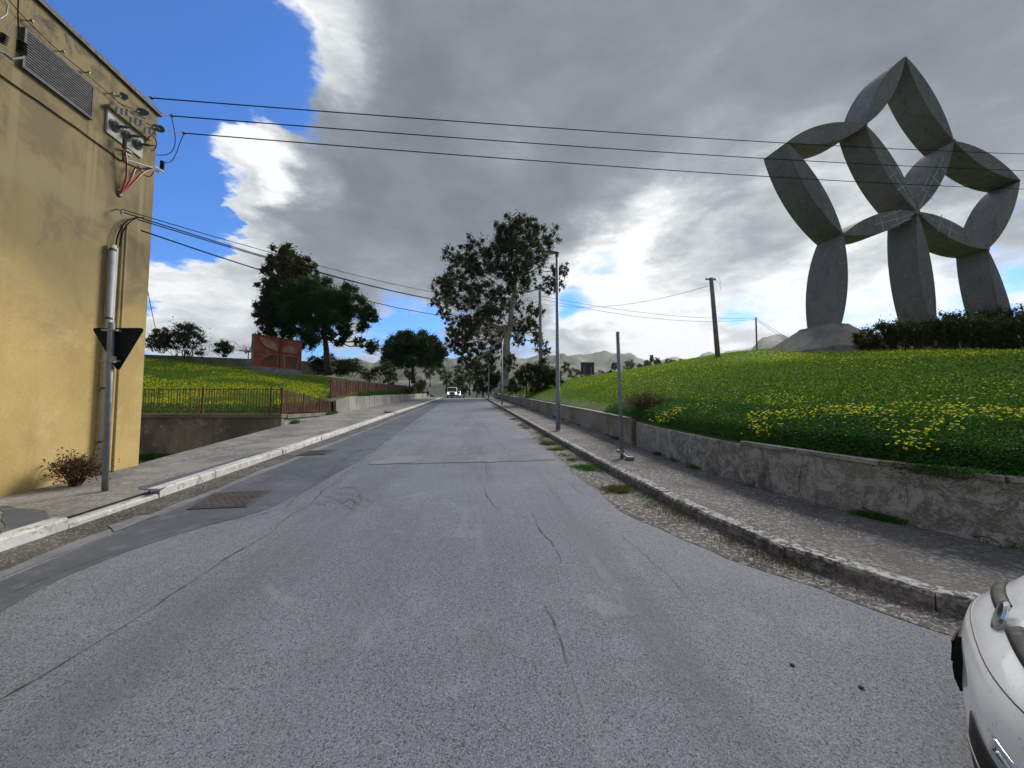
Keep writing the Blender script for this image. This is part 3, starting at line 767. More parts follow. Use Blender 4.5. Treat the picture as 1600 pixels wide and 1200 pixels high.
# ------------------------------------------------------------------ vegetation builders
def blades(name, P, h, w, mat, parent=None, lean=.35, kind='stuff'):
    n = len(P); a = rng.uniform(0, 2 * math.pi, n); b = rng.uniform(0, 2 * math.pi, n)
    h = np.broadcast_to(h, n) * rng.uniform(.55, 1.25, n); w = np.broadcast_to(w, n)
    side = np.c_[np.cos(a), np.sin(a), np.zeros(n)] * (w / 2)[:, None]
    ln = np.c_[np.cos(b), np.sin(b), np.zeros(n)] * (h * lean * rng.uniform(.2, 1.3, n))[:, None]
    up = np.c_[np.zeros(n), np.zeros(n), h]
    V = np.stack([P - side, P + side, P + up * .55 + ln * .35 + side * .7, P + up * .55 + ln * .35 - side * .7, P + up * .95 + ln], 1).reshape(-1, 3)
    o = np.arange(n)[:, None] * 5
    ob = npmesh(name, V, quads=o + [0, 1, 2, 3], tris=o + [3, 2, 4], mat=mat, parent=parent)
    if kind: ob['kind'] = kind
    return ob


def leafcloud(name, P, size, mat, parent=None, aspect=1.6, up=None, droop=0.0, kind=None):
    """leaf quads of random orientation at points P"""
    n = len(P); u = rng.normal(size=(n, 3)); u[:, 2] = u[:, 2] * (1 - droop) - droop * 1.5
    u /= np.linalg.norm(u, axis=1)[:, None]
    v = np.cross(u, rng.normal(size=(n, 3))); v /= np.linalg.norm(v, axis=1)[:, None] + 1e-9
    s = np.broadcast_to(size, n) * rng.uniform(.6, 1.3, n); u *= (s * aspect / 2)[:, None]; v *= (s / 2)[:, None]
    V = np.stack([P - u, P + v * .9 - u * .1, P + u, P - v * .9 - u * .1], 1).reshape(-1, 3)
    ob = npmesh(name, V, quads=np.arange(n)[:, None] * 4 + np.arange(4), mat=mat, parent=parent)
    if kind: ob['kind'] = kind
    return ob


def ball(n, c, r, shell=.55):
    d = rng.normal(size=(n, 3)); d /= np.linalg.norm(d, axis=1)[:, None]
    q = rng.uniform(0, 1, n) ** (1 / 3.0); q = shell + (1 - shell) * q if shell else q
    q = np.where(rng.uniform(size=n) < .25, rng.uniform(.1, 1, n), q)
    return np.asarray(c) + d * q[:, None] * np.asarray(r)


def clumpy(n, c, r, sub=9, sr=.42, shell=.45, spread=.78):
    """leaves of one crown clump: sub-clumps on the clump's rim so that gaps remain"""
    cs = ball(sub, c, np.asarray(r) * spread, shell); k = rng.integers(0, sub, n)
    d = rng.normal(size=(n, 3)); d /= np.linalg.norm(d, axis=1)[:, None]
    rr_ = np.asarray(r) * sr * rng.uniform(.7, 1.25, sub)[:, None] if np.ndim(r) else (r * sr * rng.uniform(.6, 1.25, sub))[:, None]
    return cs[k] + d * np.abs(rng.normal(0, .62, n))[:, None] * rr_[k]


def limb(b, p0, p1, r0, r1, wob=.06, n=6, seed=0, sag=0.0):
    p0 = np.array(p0); p1 = np.array(p1); L = np.linalg.norm(p1 - p0); P = []
    for i in range(n + 1):
        t = i / n; q = p0 + (p1 - p0) * t + np.array([fbm((t * 3, seed, k), 2) for k in range(3)]) * wob * L * math.sin(math.pi * t)
        q[2] += sag * L * math.sin(math.pi * t); P.append(q)
    b.tube(P, [r0 + (r1 - r0) * i / n for i in range(n + 1)], 7 if r0 > .08 else 5); return P


def tree(name, label, cat, base, trunk, tr, clumps, leafmat, barkmat, nleaf, lsize, aspect=1.6, droop=0, group=None, sub=9, sr=.42, limb_r=.10, tip_r=.02, shell=.45, flat=1.0, twigs=2, from_top=False, spread=.78):
    """trunk: list of points; clumps: list of (centre, radius); every clump is reached by a limb"""
    e = empty(name, base, label, cat, group)
    b = MB(); n = len(trunk); b.tube(trunk, [tr * (1 - .72 * i / (n - 1)) * (1.35 if i == 0 else 1) for i in range(n)], 10)
    keep(b.build('trunk', barkmat, smooth=True), e)
    b = MB(); T = [np.array(t) for t in trunk]
    for k, (c, r) in enumerate(clumps):
        c = np.array(c); cand = T[len(T) // 2:] if not from_top else T[-2:]
        low = [t for t in cand if t[2] < c[2] - .15 * r] or [cand[0]]
        q = min(low, key=lambda t: np.linalg.norm(t - c))
        P = limb(b, q, c, limb_r * (.6 + .5 * random.random()), tip_r, .16, 6, k, -.04)
        for w in range(twigs):
            d = rng.normal(size=3); d /= np.linalg.norm(d); d[2] = abs(d[2]) * .6
            limb(b, P[3 + w % 3], c + d * r * .75, limb_r * .35, tip_r * .6, .15, 4, k * 7 + w)
    keep(b.build('branches', barkmat, smooth=True), e)
    tot = sum(r ** 2 for _, r in clumps); Pt = []
    for c, r in clumps:
        Pt.append(clumpy(max(40, int(nleaf * r * r / tot)), c, np.array([r, r, r * flat]), sub, sr, shell, spread))
    keep(leafcloud('crown', np.concatenate(Pt), lsize, leafmat, aspect=aspect, droop=droop), e)
    return e


def bush(name, label, cat, blobs, mat, n, size, group=None, aspect=1.6, stem=True, sub=14, sr=.36):
    c0 = np.mean([b_[0] for b_ in blobs], axis=0); z0 = min(b_[0][2] - (b_[1][2] if np.ndim(b_[1]) else b_[1]) for b_ in blobs)
    e = empty(name, (c0[0], c0[1], z0), label, cat, group)
    tot = sum(float(np.mean(np.broadcast_to(r, 3))) ** 2 for _, r in blobs)
    P = np.concatenate([clumpy(int(n * float(np.mean(np.broadcast_to(r, 3))) ** 2 / tot) + 20, c, np.broadcast_to(np.array(r, float), 3), sub, sr, .5) for c, r in blobs])
    keep(leafcloud('foliage', P, size, mat, aspect=aspect), e)
    if stem:
        b = MB()
        for c, r in blobs:
            for k in range(4):
                d = rng.normal(size=3) * np.broadcast_to(r, 3) * .5; limb(b, (c[0] + d[0] * .2, c[1] + d[1] * .2, z0 - .1), np.array(c) + d, .03 * size / .12 + .01, .01, .1, 4, k)
        keep(b.build('stems', MT['bark']), e)
    return e


# ------------------------------------------------------------------ left lawn
def s_a(x, y):
    """distance behind the front retaining wall"""
    wy = 16.2 + (-7.3 - x) * .109
    return y - wy


def lawn_z(x, y):
    x = np.asarray(x, float); y = np.asarray(y, float)
    s = np.maximum(-8.0 - x, 0); g = .215 * s; g = 5.2 * (1 - np.exp(-g / 5.2)) 
    back = roadz(np.minimum(y, 75)) + 1.0 + g
    d = np.maximum(s_a(x, y), 0); w = np.clip(d / 20, 0, 1); w = w * w * (3 - 2 * w)
    z = (1.28 + .10 * d) * (1 - w) + back * w
    far = np.clip((np.hypot(x, y) - 52) / 40, 0, 1)
    return z - 1.3 * far * far * np.clip(s / 10, 0, 1)


def lawn_right(y): return interp(y, [(16.2, -7.45), (24.5, -8.15), (26, -7.9), (32, -7.85), (72, -7.85), (110, -9.5)])


U, Vg = np.meshgrid(np.r_[0, .3, .7, 1.2, np.geomspace(2, 90, 44)], np.r_[np.linspace(0, 1, 30)[:-1] * 12, np.geomspace(12, 100, 50)])
XL = []; 
X0 = -7.45 - U; Ya = 16.35 + U * .109 + Vg; X1 = lawn_right(Ya) - U; XL = X1; ZL = lawn_z(XL, Ya)
nb_, mb_ = XL.shape; i, k = np.meshgrid(np.arange(nb_ - 1), np.arange(mb_ - 1), indexing='ij')
npmesh('lawn_left', np.stack([XL, Ya, ZL], -1).reshape(-1, 3), quads=np.stack([i * mb_ + k, (i + 1) * mb_ + k, (i + 1) * mb_ + k + 1, i * mb_ + k + 1], -1).reshape(-1, 4), mat=MT['grass_ground'], smooth=True)['kind'] = 'structure'
mesh('yard', [(-40, 6, -.45), (-6.2, 6, -.45), (-6.2, 17, -.4), (-40, 21, -.4)], [(0, 1, 2, 3)], MT['yard'])['kind'] = 'structure'

# walls on the left
lw = empty('retaining_wall', (-12, 16.8, 0), 'dark stained concrete retaining wall with projecting cap under the rusty railing', 'wall')
def seg_wall(a, b_, z0, z1, th, mat, root, name, out=0.0, bev=0.0):
    a = Vector((*a, 0)); b_ = Vector((*b_, 0)); t = (b_ - a).normalized(); n = Vector((-t.y, t.x, 0))
    if not hasattr(z1, '__len__'): z1 = (z1, z1)
    if not hasattr(z0, '__len__'): z0 = (z0, z0)
    P = []
    for p, k in ((a, 0), (b_, 1)):
        for o_ in (-out, th): 
            for z in (z0[k], z1[k]): q = p + n * o_; P.append((q.x, q.y, z))
    m = MB().add(P, [(0, 1, 3, 2), (4, 6, 7, 5), (0, 4, 5, 1), (2, 3, 7, 6), (1, 5, 7, 3), (0, 2, 6, 4)])
    return keep(m.build(name, mat, bevel=bev), root)


Aw = (-34, 16.2 + 26.7 * .109); Bw = (-7.3, 16.2); Cw = (-8.08, 24.5)
seg_wall(Aw, Bw, -.9, 1.17, .25, MT['wall_dark'], lw, 'wall_section')
seg_wall(Aw, (Bw[0] + .04, Bw[1]), 1.173, 1.33, .33, MT['wall_cap'], lw, 'cap', .06, .01)
lw2 = empty('retaining_wall', (-7.7, 20, 1), 'short crumbling pale retaining wall tapering off beside the left pavement', 'wall')
seg_wall((Bw[0] + .02, Bw[1] + .05), Cw, .3, 1.14, .25, MT['wall_pale'], lw2, 'wall_section')
seg_wall((Bw[0] + .04, Bw[1] + .36), Cw, 1.143, 1.30, .3, MT['wall_cap'], lw2, 'cap', .05, .01)
pw = empty('concrete_wall', (-7.8, 25, 1.2), 'pale panelled concrete wall running uphill along the left pavement below rusty palings', 'wall')
yw = 24.7; k = 0
while yw < 84:
    L_ = 1.7; x0 = lawn_right(yw) + .12; x1 = lawn_right(yw + L_) + .12
    z0, z1 = float(roadz(yw)), float(roadz(yw + L_)); h = .93 + .015 * math.sin(k * 1.7) - (.30 * min(1, max(0, yw - 24) / 50))
    hl = h - .18 if k == 0 else h
    seg_wall((x0 + random.uniform(-.01, .01), yw + .015), (x1, yw + L_ - .015), (z0 - .1, z1 - .1), (z0 + hl + .12, z1 + h + .12), .2, MT['wall_pale'], pw, 'wall_panel', 0, .008)
    yw += L_; k += 1


# ------------------------------------------------------------------ rusty fences
def fence(label, pts, h, space, mat, zf, bar=.012, post_every=2.6, flat=False, hvar=.02, top=True, name='railing', cat='fence', rail_b=.12):
    P = resample(pts, space); e = empty(name, (P[0][0], P[0][1], zf(P[0])), label, cat)
    r_ = random.Random(5); bars = None
    last = -9; acc = 0; rail_t = []; rail_l = []
    for i, p in enumerate(P[:300]):
        z = zf(p); hh = h(i / len(P)) if callable(h) else h
        rail_t.append((p[0], p[1], z + hh - .06)); rail_l.append((p[0], p[1], z + rail_b))
        acc += space
        if acc >= post_every or i == 0:
            acc = 0; keep(MB().box((-.03, -.03, -.05), (.03, .03, hh + .04), Matrix.Translation((p[0], p[1], z))).build('post', mat), e); continue
        t = P[min(i + 1, len(P) - 1)] - P[max(i - 1, 0)]; ang = math.atan2(t[1], t[0])
        Mx = Matrix.Translation((p[0], p[1], z)) @ Matrix.Rotation(ang, 4, 'Z') @ Matrix.Rotation(r_.gauss(0, .02), 4, 'Y') @ Matrix.Rotation(r_.gauss(0, .02), 4, 'X')
        if r_.random() < .03 and not flat: continue
        hb = hh + r_.uniform(-hvar, hvar); w = bar * (2.6 if flat else 1) * r_.uniform(.85, 1.15)
        key = None
        o = MB().box((-w, -bar * .6, .03), (w, bar * .6, hb), Mx).build('bar', mat); keep(o, e)
    keep(MB().tube(rail_t, .018, 4).build('top_rail', mat), e); keep(MB().tube(rail_l, .016, 4).build('bottom_rail', mat), e)
    return e


fence('long straight rusty railing with thin bars on the dark wall beyond the yellow building', [(-18.5, 17.55), (-7.35, 16.36)], 1.02, .112, MT['rust'], lambda p: 1.33)
fence('short rusty railing run leading back from the corner post', [(-7.42, 16.5), (-8.2, 24.4)], lambda t: 1.03 - .38 * t, .13, MT['rust_red'], lambda p: 1.30, flat=True, bar=.012)
fence('tall rust-red paling fence running uphill above the pale concrete wall', [(-8.3, 24.6), (-8.15, 32), (-8.15, 70)], lambda t: 1.15 - .35 * t, .17, MT['rust_red'], lambda p: float(roadz(p[1])) + 1.02, flat=True, bar=.023, hvar=.06)

# ------------------------------------------------------------------ yellow building
bl = empty('yellow_building', (-6.22, 8.2, .4), 'tall windowless building with stained yellow render at the left edge', 'building')
keep(MB().box((-20, -14, -1), (WALLX, 8.2, 7.42)).build('wall', MT['yellow']), bl)
keep(MB().box((-20.05, -14.05, 7.423), (WALLX + .05, 8.25, 7.50)).build('parapet_coping', MT['coping_dark']), bl)
# louvred grille
g0 = onwall(33, 103); g1 = onwall(138, 183); g2 = onwall(37, 48); gz0, gz1 = 6.33, 6.85; gy0, gy1 = 5.87, 6.83
fr = keep(MB().box((WALLX + .002, gy0 - .03, gz0 - .03), (WALLX + .05, gy0, gz1 + .03)).box((WALLX + .002, gy1, gz0 - .03), (WALLX + .05, gy1 + .03, gz1 + .03))
          .box((WALLX + .002, gy0, gz1), (WALLX + .05, gy1, gz1 + .03)).box((WALLX + .002, gy0, gz0 - .03), (WALLX + .05, gy1, gz0)).build('grille_frame', MT['slat']), bl)
keep(MB().box((WALLX + .001, gy0, gz0), (WALLX + .006, gy1, gz1)).build('grille_backing', MT['black']), bl)
for i in range(14):
    z = gz0 + (i + .5) * (gz1 - gz0) / 14
    keep(MB().box((-.006, gy0 + .001, -.0085), (.016, gy1 - .001, .0085), Matrix.Translation((WALLX + .028, 0, z))).build('slat', MT['slat']), bl)
# white duct panel with three bushings
q = [onwall(168, 168), onwall(218, 214), onwall(219, 248), onwall(166, 200)]
py0, py1 = 7.13, 7.86; pz0, pz1 = 6.30, 6.72
keep(MB().box((WALLX + .002, py0, pz0), (WALLX + .03, py1, pz1)).build('duct_panel', MT['white_panel']), bl)
keep(MB().box((WALLX + .002, py0 - .03, pz1 + .003), (WALLX + .09, py1 + .10, pz1 + .05)).build('panel_hood', MT['yellow']), bl)
for i in range(3):
    y = py0 + .13 + i * .235; z = (pz0 + pz1) / 2 - .01
    bs = keep(MB().lathe((WALLX + .031, y, z), [(.095, 0), (.105, .012), (.08, .02), (.075, .05), (.05, .06), (.03, .09)], 20, (1, 0, 0)).build('bushing', MT['bushing'], smooth=False), bl)
    keep(MB().lathe((WALLX + .10, y, z), [(.022, 0), (.03, .02), (.018, .04), (.03, .06), (.018, .08), (.03, .10), (.012, .13), (.008, .24)], 10, (1, .25, .1)).build('bushing_stem', MT['steel_dark']), bl)
# cable clipped along the wall, lower string cable
def wirepts(a, b_, sag=0.0, n=14):
    a = np.array(a, float); b_ = np.array(b_, float); return [a + (b_ - a) * t - np.array([0, 0, sag * 4 * t * (1 - t)]) for t in np.linspace(0, 1, n)]


def wwire(pxs, r_=.007, off=.03, mat='wire', name='wall_cable'):
    P = [onwall(x, y, off) for x, y in pxs]; Q = []
    for a_, b_ in zip(P[:-1], P[1:]): Q += wirepts(a_, b_, .006, 5)[:-1]
    return keep(MB().tube(Q + [P[-1]], r_, 5).build(name, MT[mat]), bl)


wwire([(-60, 75), (0, 117), (60, 158), (120, 200), (175, 240), (190, 252)], .010, .015)
wwire([(10, -5), (42, 32), (92, 80), (132, 113), (170, 146), (200, 172), (226, 196)], .006, .05)
for x, y in ((42, 32), (92, 80), (132, 113), (170, 146)):
    c = onwall(x, y); keep(MB().tube([c, c + [.06, 0, 0]], .008, 6).lathe(c + [.05, 0, 0], [(.018, 0), (.022, .015), (.016, .03)], 8, (1, 0, 0)).build('cable_clip', MT['steel_dark']), bl)
# insulators at the far-left top and the black arrester beside the grille
def insul(p, axis, n=5, r_=.06, mat='glass_green', step=.045, name='insulator', parent=None):
    prof = []
    for i in range(n): prof += [(.014, i * step), (r_, i * step + .006), (r_ * .8, i * step + .018), (.014, i * step + .022)]
    return keep(MB().lathe(p, prof + [(.014, n * step)], 12, axis).build(name, MT[mat]), parent or bl)


p_ = onwall(33, 83, .22); insul(p_, (0, 0, 1), 6, .05, 'black', .028, 'surge_arrester')
p_ = onwall(3, 68, .22); insul(p_, (.3, -.1, 1), 5, .045, 'black', .026, 'surge_arrester')
keep(MB().tube([onwall(-30, 70, .25), onwall(5, 82, .22), onwall(18, 92, .2), onwall(36, 90, .12)], .018, 6).build('bracket_arm', MT['steel_dark']), bl)
wwire([(29, -5), (28, 20), (30, 62)], .008, .22); wwire([(28, 20), (12, 48), (4, 60)], .005, .2, 'galv')
keep(MB().tube([onwall(2, -8, .2), onwall(12, 8, .2), onwall(10, 22, .2), onwall(0, 29, .2), onwall(-8, 20, .2)], .008, 6).build('jumper_loop', MT['galv']), bl)
# tension insulator strings near the corner
WE = [(-6.05, 8.05, 0)] * 3
wire_px = [((236, 153), (1600, 236)), ((268, 181), (1600, 262)), ((287, 208), (1600, 291))]
wire_start = [at(236, 153, 8.6), at(268, 181, 8.75), at(287, 208, 8.9)]
wire_end = []
for (a_, b_) in wire_px:
    sl = (b_[1] - a_[1]) / (b_[0] - a_[0]); wire_end.append(at(1720, b_[1] + sl * 120, 21.0))
anch = [onwall(186, 150, .05), onwall(214, 174, .05), onwall(238, 199, .05)]
for i in range(3):
    s = Vector(wire_start[i]); a_ = Vector(anch[i]); d = (s - a_); L_ = d.length; d.normalize()
    keep(MB().tube([a_, a_ + d * .18], .012, 6).tube([a_ + d * .50, s], .010, 6).box((-.03, -.03, -.012), (.05, .03, .012), Matrix.Translation(s)).build('wire_clamp', MT['steel_dark']), bl)
    insul(a_ + d * .15, d, 5, .066, 'glass_green', .055)
    # hanging post insulators with pale sheds
    for k_ in range(3):
        b0 = onwall(183 + i * 22 + k_ * 8, 168 + i * 16 + k_ * 2, .22); insul(b0, (0, 0, -1), 3, .026, 'galv', .035, 'post_insulator')
    bp = onwall(184 + i * 22, 160 + i * 16, .04)
    keep(MB().tube([bp, onwall(206 + i * 22, 170 + i * 16, .26)], .011, 5).build('bracket_arm', MT['galv']), bl)
# frame bars under the panel
keep(MB().tube([onwall(194, 232, .08), at(256, 269, 8.55)], .020, 6).tube([onwall(196, 240, .05), at(250, 270, 8.4)], .016, 6).tube([onwall(192, 248, .05), onwall(238, 262, .12)], .013, 6).build('cross_arm', MT['galv']), bl)
keep(MB().tube([onwall(192, 236, .08), onwall(193, 252, .08)], .018, 6).tube([onwall(232, 262, .05), at(250, 268, 8.4)], .012, 6).build('bracket', MT['steel_dark']), bl)
for (x, y, D) in ((235, 236, 8.1), (253, 252, 8.45), (216, 219, 7.75)):
    insul(at(x, y + 12, D), (0, 0, 1), 7, .042, 'black', .026, 'surge_arrester')
insul(onwall(194, 232, .12), (0, 0, 1), 6, .035, 'steel_dark', .03, 'post_insulator')
def curve3(pts, n=10):
    P = [np.array(p, float) for p in pts]; Q = []
    for t in np.linspace(0, 1, n):
        A = P[:]
        while len(A) > 1: A = [a_ * (1 - t) + b_ * t for a_, b_ in zip(A[:-1], A[1:])]
        Q.append(A[0])
    return Q


keep(MB().tube(curve3([at(287, 210, 8.9), at(275, 232, 8.9), at(275, 262, 8.8), at(253, 252, 8.5)]), .008, 5).build('jumper_cable', MT['wire']), bl)
keep(MB().tube(curve3([at(268, 183, 8.7), at(285, 245, 8.8), at(262, 245, 8.5), at(237, 241, 8.2)]), .008, 5).build('jumper_cable', MT['wire']), bl)
keep(MB().tube(curve3([onwall(232, 205, .1), onwall(255, 225, .1), onwall(240, 236, .1), onwall(236, 236, .08)]), .008, 5).build('jumper_cable', MT['wire']), bl)
keep(MB().tube(curve3([onwall(243, 205, .1), onwall(232, 214, .1), onwall(226, 224, .1)]), .008, 5).build('jumper_cable', MT['wire']), bl)
keep(MB().tube(curve3([onwall(190, 250, .1), onwall(205, 262, .15), onwall(230, 268, .15), onwall(238, 262, .1)]), .012, 5).tube(curve3([onwall(215, 258, .1), onwall(222, 275, .12), onwall(235, 283, .12), onwall(240, 268, .12)]), .008, 5).build('jumper_cable', MT['wire']), bl)
for (x, y, x2, y2) in ((196, 238, 200, 278), (213, 262, 207, 285), (232, 266, 214, 288)):
    keep(MB().tube(curve3([onwall(x, y, .10), onwall(x2, y2 - 18, .12), onwall(x2, y2, .10), onwall(194, 296, .08), onwall(186, 303, .02)], 14), .017, 7).build('red_cable', MT['red']), bl)
keep(MB().lathe(onwall(186, 303, 0), [(.05, .002), (.055, .02), (.04, .03)], 14, (1, 0, 0)).build('cable_gland', MT['steel_dark']), bl)
# conduit down the wall
cy = 7.62; 
tb = onwall(180, 383, .1); bb_ = onwall(160, 738, .1)
keep(MB().tube([(WALLX + .07, tb[1], tb[2]), (WALLX + .07, tb[1] + .0, .3)], .044, 14).build('conduit', MT['pipe_grey'], smooth=True), bl)
keep(MB().tube([(WALLX + .05, tb[1] + .085, tb[2] - .02), (WALLX + .05, tb[1] + .085, .3)], .026, 12).build('conduit', MT['pipe_grey'], smooth=True), bl)
keep(MB().tube([(WALLX + .045, tb[1] + .27, .45), (WALLX + .045, tb[1] + .27, 4.9)], .022, 8).build('thin_pipe', MT['yellow'], smooth=True), bl)
keep(MB().tube([(WALLX + .045, tb[1] + .13, .45), (WALLX + .045, tb[1] + .13, 2.5)], .03, 8).build('downpipe', MT['pole_conc'], smooth=True), bl)
for z in (1.0, 1.9, 3.1, 4.3):
    keep(MB().lathe((WALLX + .07, tb[1], z), [(.048, 0), (.051, .005), (.051, .03), (.048, .035)], 14).build('pipe_clamp', MT['steel_dark']), bl)
for dx in (0, 6): keep(MB().tube(curve3([onwall(181 + dx, 385, .07), onwall(183 + dx, 358, .07), onwall(196 + dx, 338, .08), onwall(218 + dx, 340, .08)]), .010, 6).build('service_cable', MT['wire']), bl)
keep(MB().tube([onwall(182, 327, 0), onwall(190, 329, .14)], .012, 6).tube([onwall(190, 329, .14), onwall(190, 335, .14)], .02, 6).build('wall_hook', MT['galv']), bl)


# ------------------------------------------------------------------ overhead wires
def wire(name, label, a, b_, sag, r_=.009, n=24, group=None, mat='wire'):
    P = wirepts(a, b_, sag, n); e = MB().tube(P, r_, 5).build(name, MT[mat]); return tag(e, label, 'wire', group)


for i, w in enumerate(('topmost', 'middle', 'lowest')):
    wire('overhead_wire', f'{w} of the three long high wires crossing from the yellow building past the monument', wire_start[i], wire_end[i], .25, .013, group='three high wires')

# ------------------------------------------------------------------ poles
def lamp_post(px, D, top_y, label, arm=True, basez=None, r0=.085, r1=.05, lamp='left'):
    b0 = at(px[0], px[1], D); 
    b0[2] = float(roadz(b0[1])) + .12
    tp = at(px[0], top_y, D)[2]; h = tp - b0[2]
    e = empty('lamp_post', b0, label, 'lamp post', 'street lamp posts along the right pavement')
    MB().tube([(0, 0, -.1), (0, 0, 1.3), (0, 0, 1.32), (0, 0, h)], [r0, r0 * .98, r0 * .86, r1], 14).build('pole', MT['galv_d'], e, True)
    MB().lathe((0, 0, 0), [(.13, 0), (.13, .012), (.09, .02), (r0 + .004, .06)], 14).build('base_collar', MT['galv'], e)
    MB().box((r0 * .9, -.04, .9), (r0 * 1.03, .04, 1.15)).build('access_door', MT['galv'], e)
    if arm:
        MB().tube([(0, 0, h - .12), (0, 0, h + .04)], r1 * 1.25, 10).build('spigot', MT['steel_dark'], e)
        hd = MB()
        secs = [(.08, .05, .04), (0, .08, .05), (-.18, .12, .065), (-.42, .11, .055), (-.58, .06, .02)]
        V = []; 
        for (x, w, t) in secs:
            for k_ in range(10):
                a_ = 2 * math.pi * k_ / 10; V.append((x, w * math.cos(a_), h + .03 + t * (math.sin(a_) if math.sin(a_) > 0 else .45 * math.sin(a_))))
        Fq = [(i_ * 10 + k_, i_ * 10 + (k_ + 1) % 10, (i_ + 1) * 10 + (k_ + 1) % 10, (i_ + 1) * 10 + k_) for i_ in range(4) for k_ in range(10)] + [tuple(range(10)), tuple(40 + k_ for k_ in range(10))]
        hd.add(V, Fq).build('lamp_head', MT['steel_dark'], e, True)
        MB().box((-.5, -.07, h - .012), (-.12, .07, h + .003)).build('lens', MT['white_panel'], e)
    return e


lamp_post((872, 672), 13.9, 390, 'nearest street lamp post with its dark lamp head against the eucalyptus')
lamp_post((784.5, 631), 37.6, 530, 'second lamp post standing just before the eucalyptus trunk')
lamp_post((763.5, 622), 58, 553, 'third lamp post up the right pavement')
for D, lab in ((80, 'fourth lamp post, beside the brow of the road'), (101, 'fifth lamp post, beyond the brow'), (123, 'sixth and farthest thin lamp post beyond the brow')):
    xx = 733 + 610 * 3.05 / D; lamp_post((xx, 622), D, 636 - (7.0 * 610 / D if D < 90 else 5.0 * 610 / D), lab)
# bare sign post with broken foot
b0 = ground(972, 716, .122); h = at(965.5, 517, 8.36)[2] - b0[2]
e = empty('sign_post', b0, 'bare grey metal post without a sign, leaning slightly, on the right pavement', 'post')
MB().tube([(0, 0, -.05), (-.05, 0, h)], .041, 14).build('pole', MT['galv_d'], e, True)
MB().tube([(-.10, .05, .16), (-.06, .02, .15), (.06, -.10, .035), (.10, -.16, .03)], [.035, .03, .03, .04], 8).box((.02, -.28, 0), (.16, -.14, .06)).build('broken_foot', MT['galv_d'], e)
MB().lathe((0, 0, .1), [(.043, 0), (.05, .01), (.05, .08), (.043, .09)], 12).build('collar', MT['galv_d'], e)
MB().lathe((-.05, 0, h), [(.036, 0), (.038, .004), (.03, .02)], 12).build('end_cap', MT['steel_dark'], e)

# yield sign seen from behind
b0 = ground(164, 767, .122); D0 = float((b0 - CAM).dot(FW))
tp = at(174, 509, D0); e = empty('yield_sign', b0, 'triangular yield sign seen from its dark back on a grey pole by the yellow building', 'sign')
tl = Vector(tp) - Vector(b0)
MB().tube([(0, 0, -.05), tuple(tl * 1.02)], .038, 14).build('pole', MT['galv_d'], e, True)
cA, cB, cC = (Vector(at(x, y, D0 - .0)) - Vector(b0) + Vector((.0, .06, 0)) for x, y in ((137, 511), (220, 511), (178, 580)))
def roundtri(T, r_=.12, n=5):
    out = []
    for i_ in range(3):
        p, a_, c = T[i_], T[i_ - 1], T[(i_ + 1) % 3]; u = (a_ - p).normalized() * r_ * .5; v = (c - p).normalized() * r_ * .5
        for t in np.linspace(0, 1, n): out.append((p + u) * (1 - t) ** 2 + p * 2 * t * (1 - t) + (p + v) * t * t)
    return out
MB().prism(roundtri([cA, cB, cC]), Vector((.0, .012, 0))).build('plate', MT['sign_back'], e)
cen = (cA + cB + cC) / 3
MB().prism([cen + (v - cen) * 1.0 + Vector((0, .014, 0)) for v in roundtri([cA, cB, cC])], Vector((0, .003, 0))).build('sign_face', MT['house'], e)
for zz in (.035, .47):
    c = tl * (1 - (zz / tl.length) * 1.0); 
    MB().box((-.10, -.035, -.012), (.10, .05, .012), Matrix.Translation(c + Vector((.0, 0, -.03)))).build('bracket', MT['galv'], e)
MB().box((.04, -.06, -.03), (.10, -.02, .06), Matrix.Translation(tl * (1 - .5 / tl.length))).build('clamp', MT['galv'], e)


def util_pole(name, x0, y0, x1, y1, D, r0, r1, label, arm=True, group=None, ext=1.5, mat='pole_conc'):
    a_ = Vector(at(x1, y1, D)); t = Vector(at(x0, y0, D)); a_ = a_ - (t - a_).normalized() * ext
    e = empty(name, a_, label, 'utility pole', group); v = t - a_
    MB().tube([(0, 0, 0), tuple(v)], [r0, r1], 12).build('pole', MT[mat], e, True)
    if arm:
        c = v - v.normalized() * .15
        MB().box((-.55, -.05, -.06), (.45, .05, .06), Matrix.Translation(c)).build('crossarm', MT[mat], e)
        for dx in (-.5, .35):
            insul(Vector(a_) + c + Vector((dx, 0, .06)), (0, 0, 1), 3, .05, 'bushing', .05, 'insulator', e)
        MB().tube([tuple(c + Vector((.4, 0, .1))), tuple(c + Vector((.75, 0, .25))), tuple(c + Vector((1.0, 0, -.4)))], .012, 4).tube([tuple(c + Vector((.4, 0, -.1))), tuple(c + Vector((.8, 0, -.3))), tuple(c + Vector((.9, 0, -.9)))], .012, 4).build('jumper_cable', MT['wire'], e)
    return e


pA = util_pole('utility_pole', 1111, 434, 1122, 562, 36, .24, .17, 'thick concrete utility pole with a short crossarm on the grassy bank')
pB = util_pole('utility_pole', 1181, 496, 1183, 558, 50, .11, .09, 'thin utility pole on the bank left of the monument plinth', False)
pC = util_pole('utility_pole', 843.5, 452, 845, 580, 36, .17, .12, 'square-topped concrete utility pole behind the bush and the nearest lamp post', False, ext=3)
util_pole('utility_pole', 1124, 543, 1125, 560, 130, .10, .08, 'tiny distant pole just right of the thick concrete pole', True, ext=4)
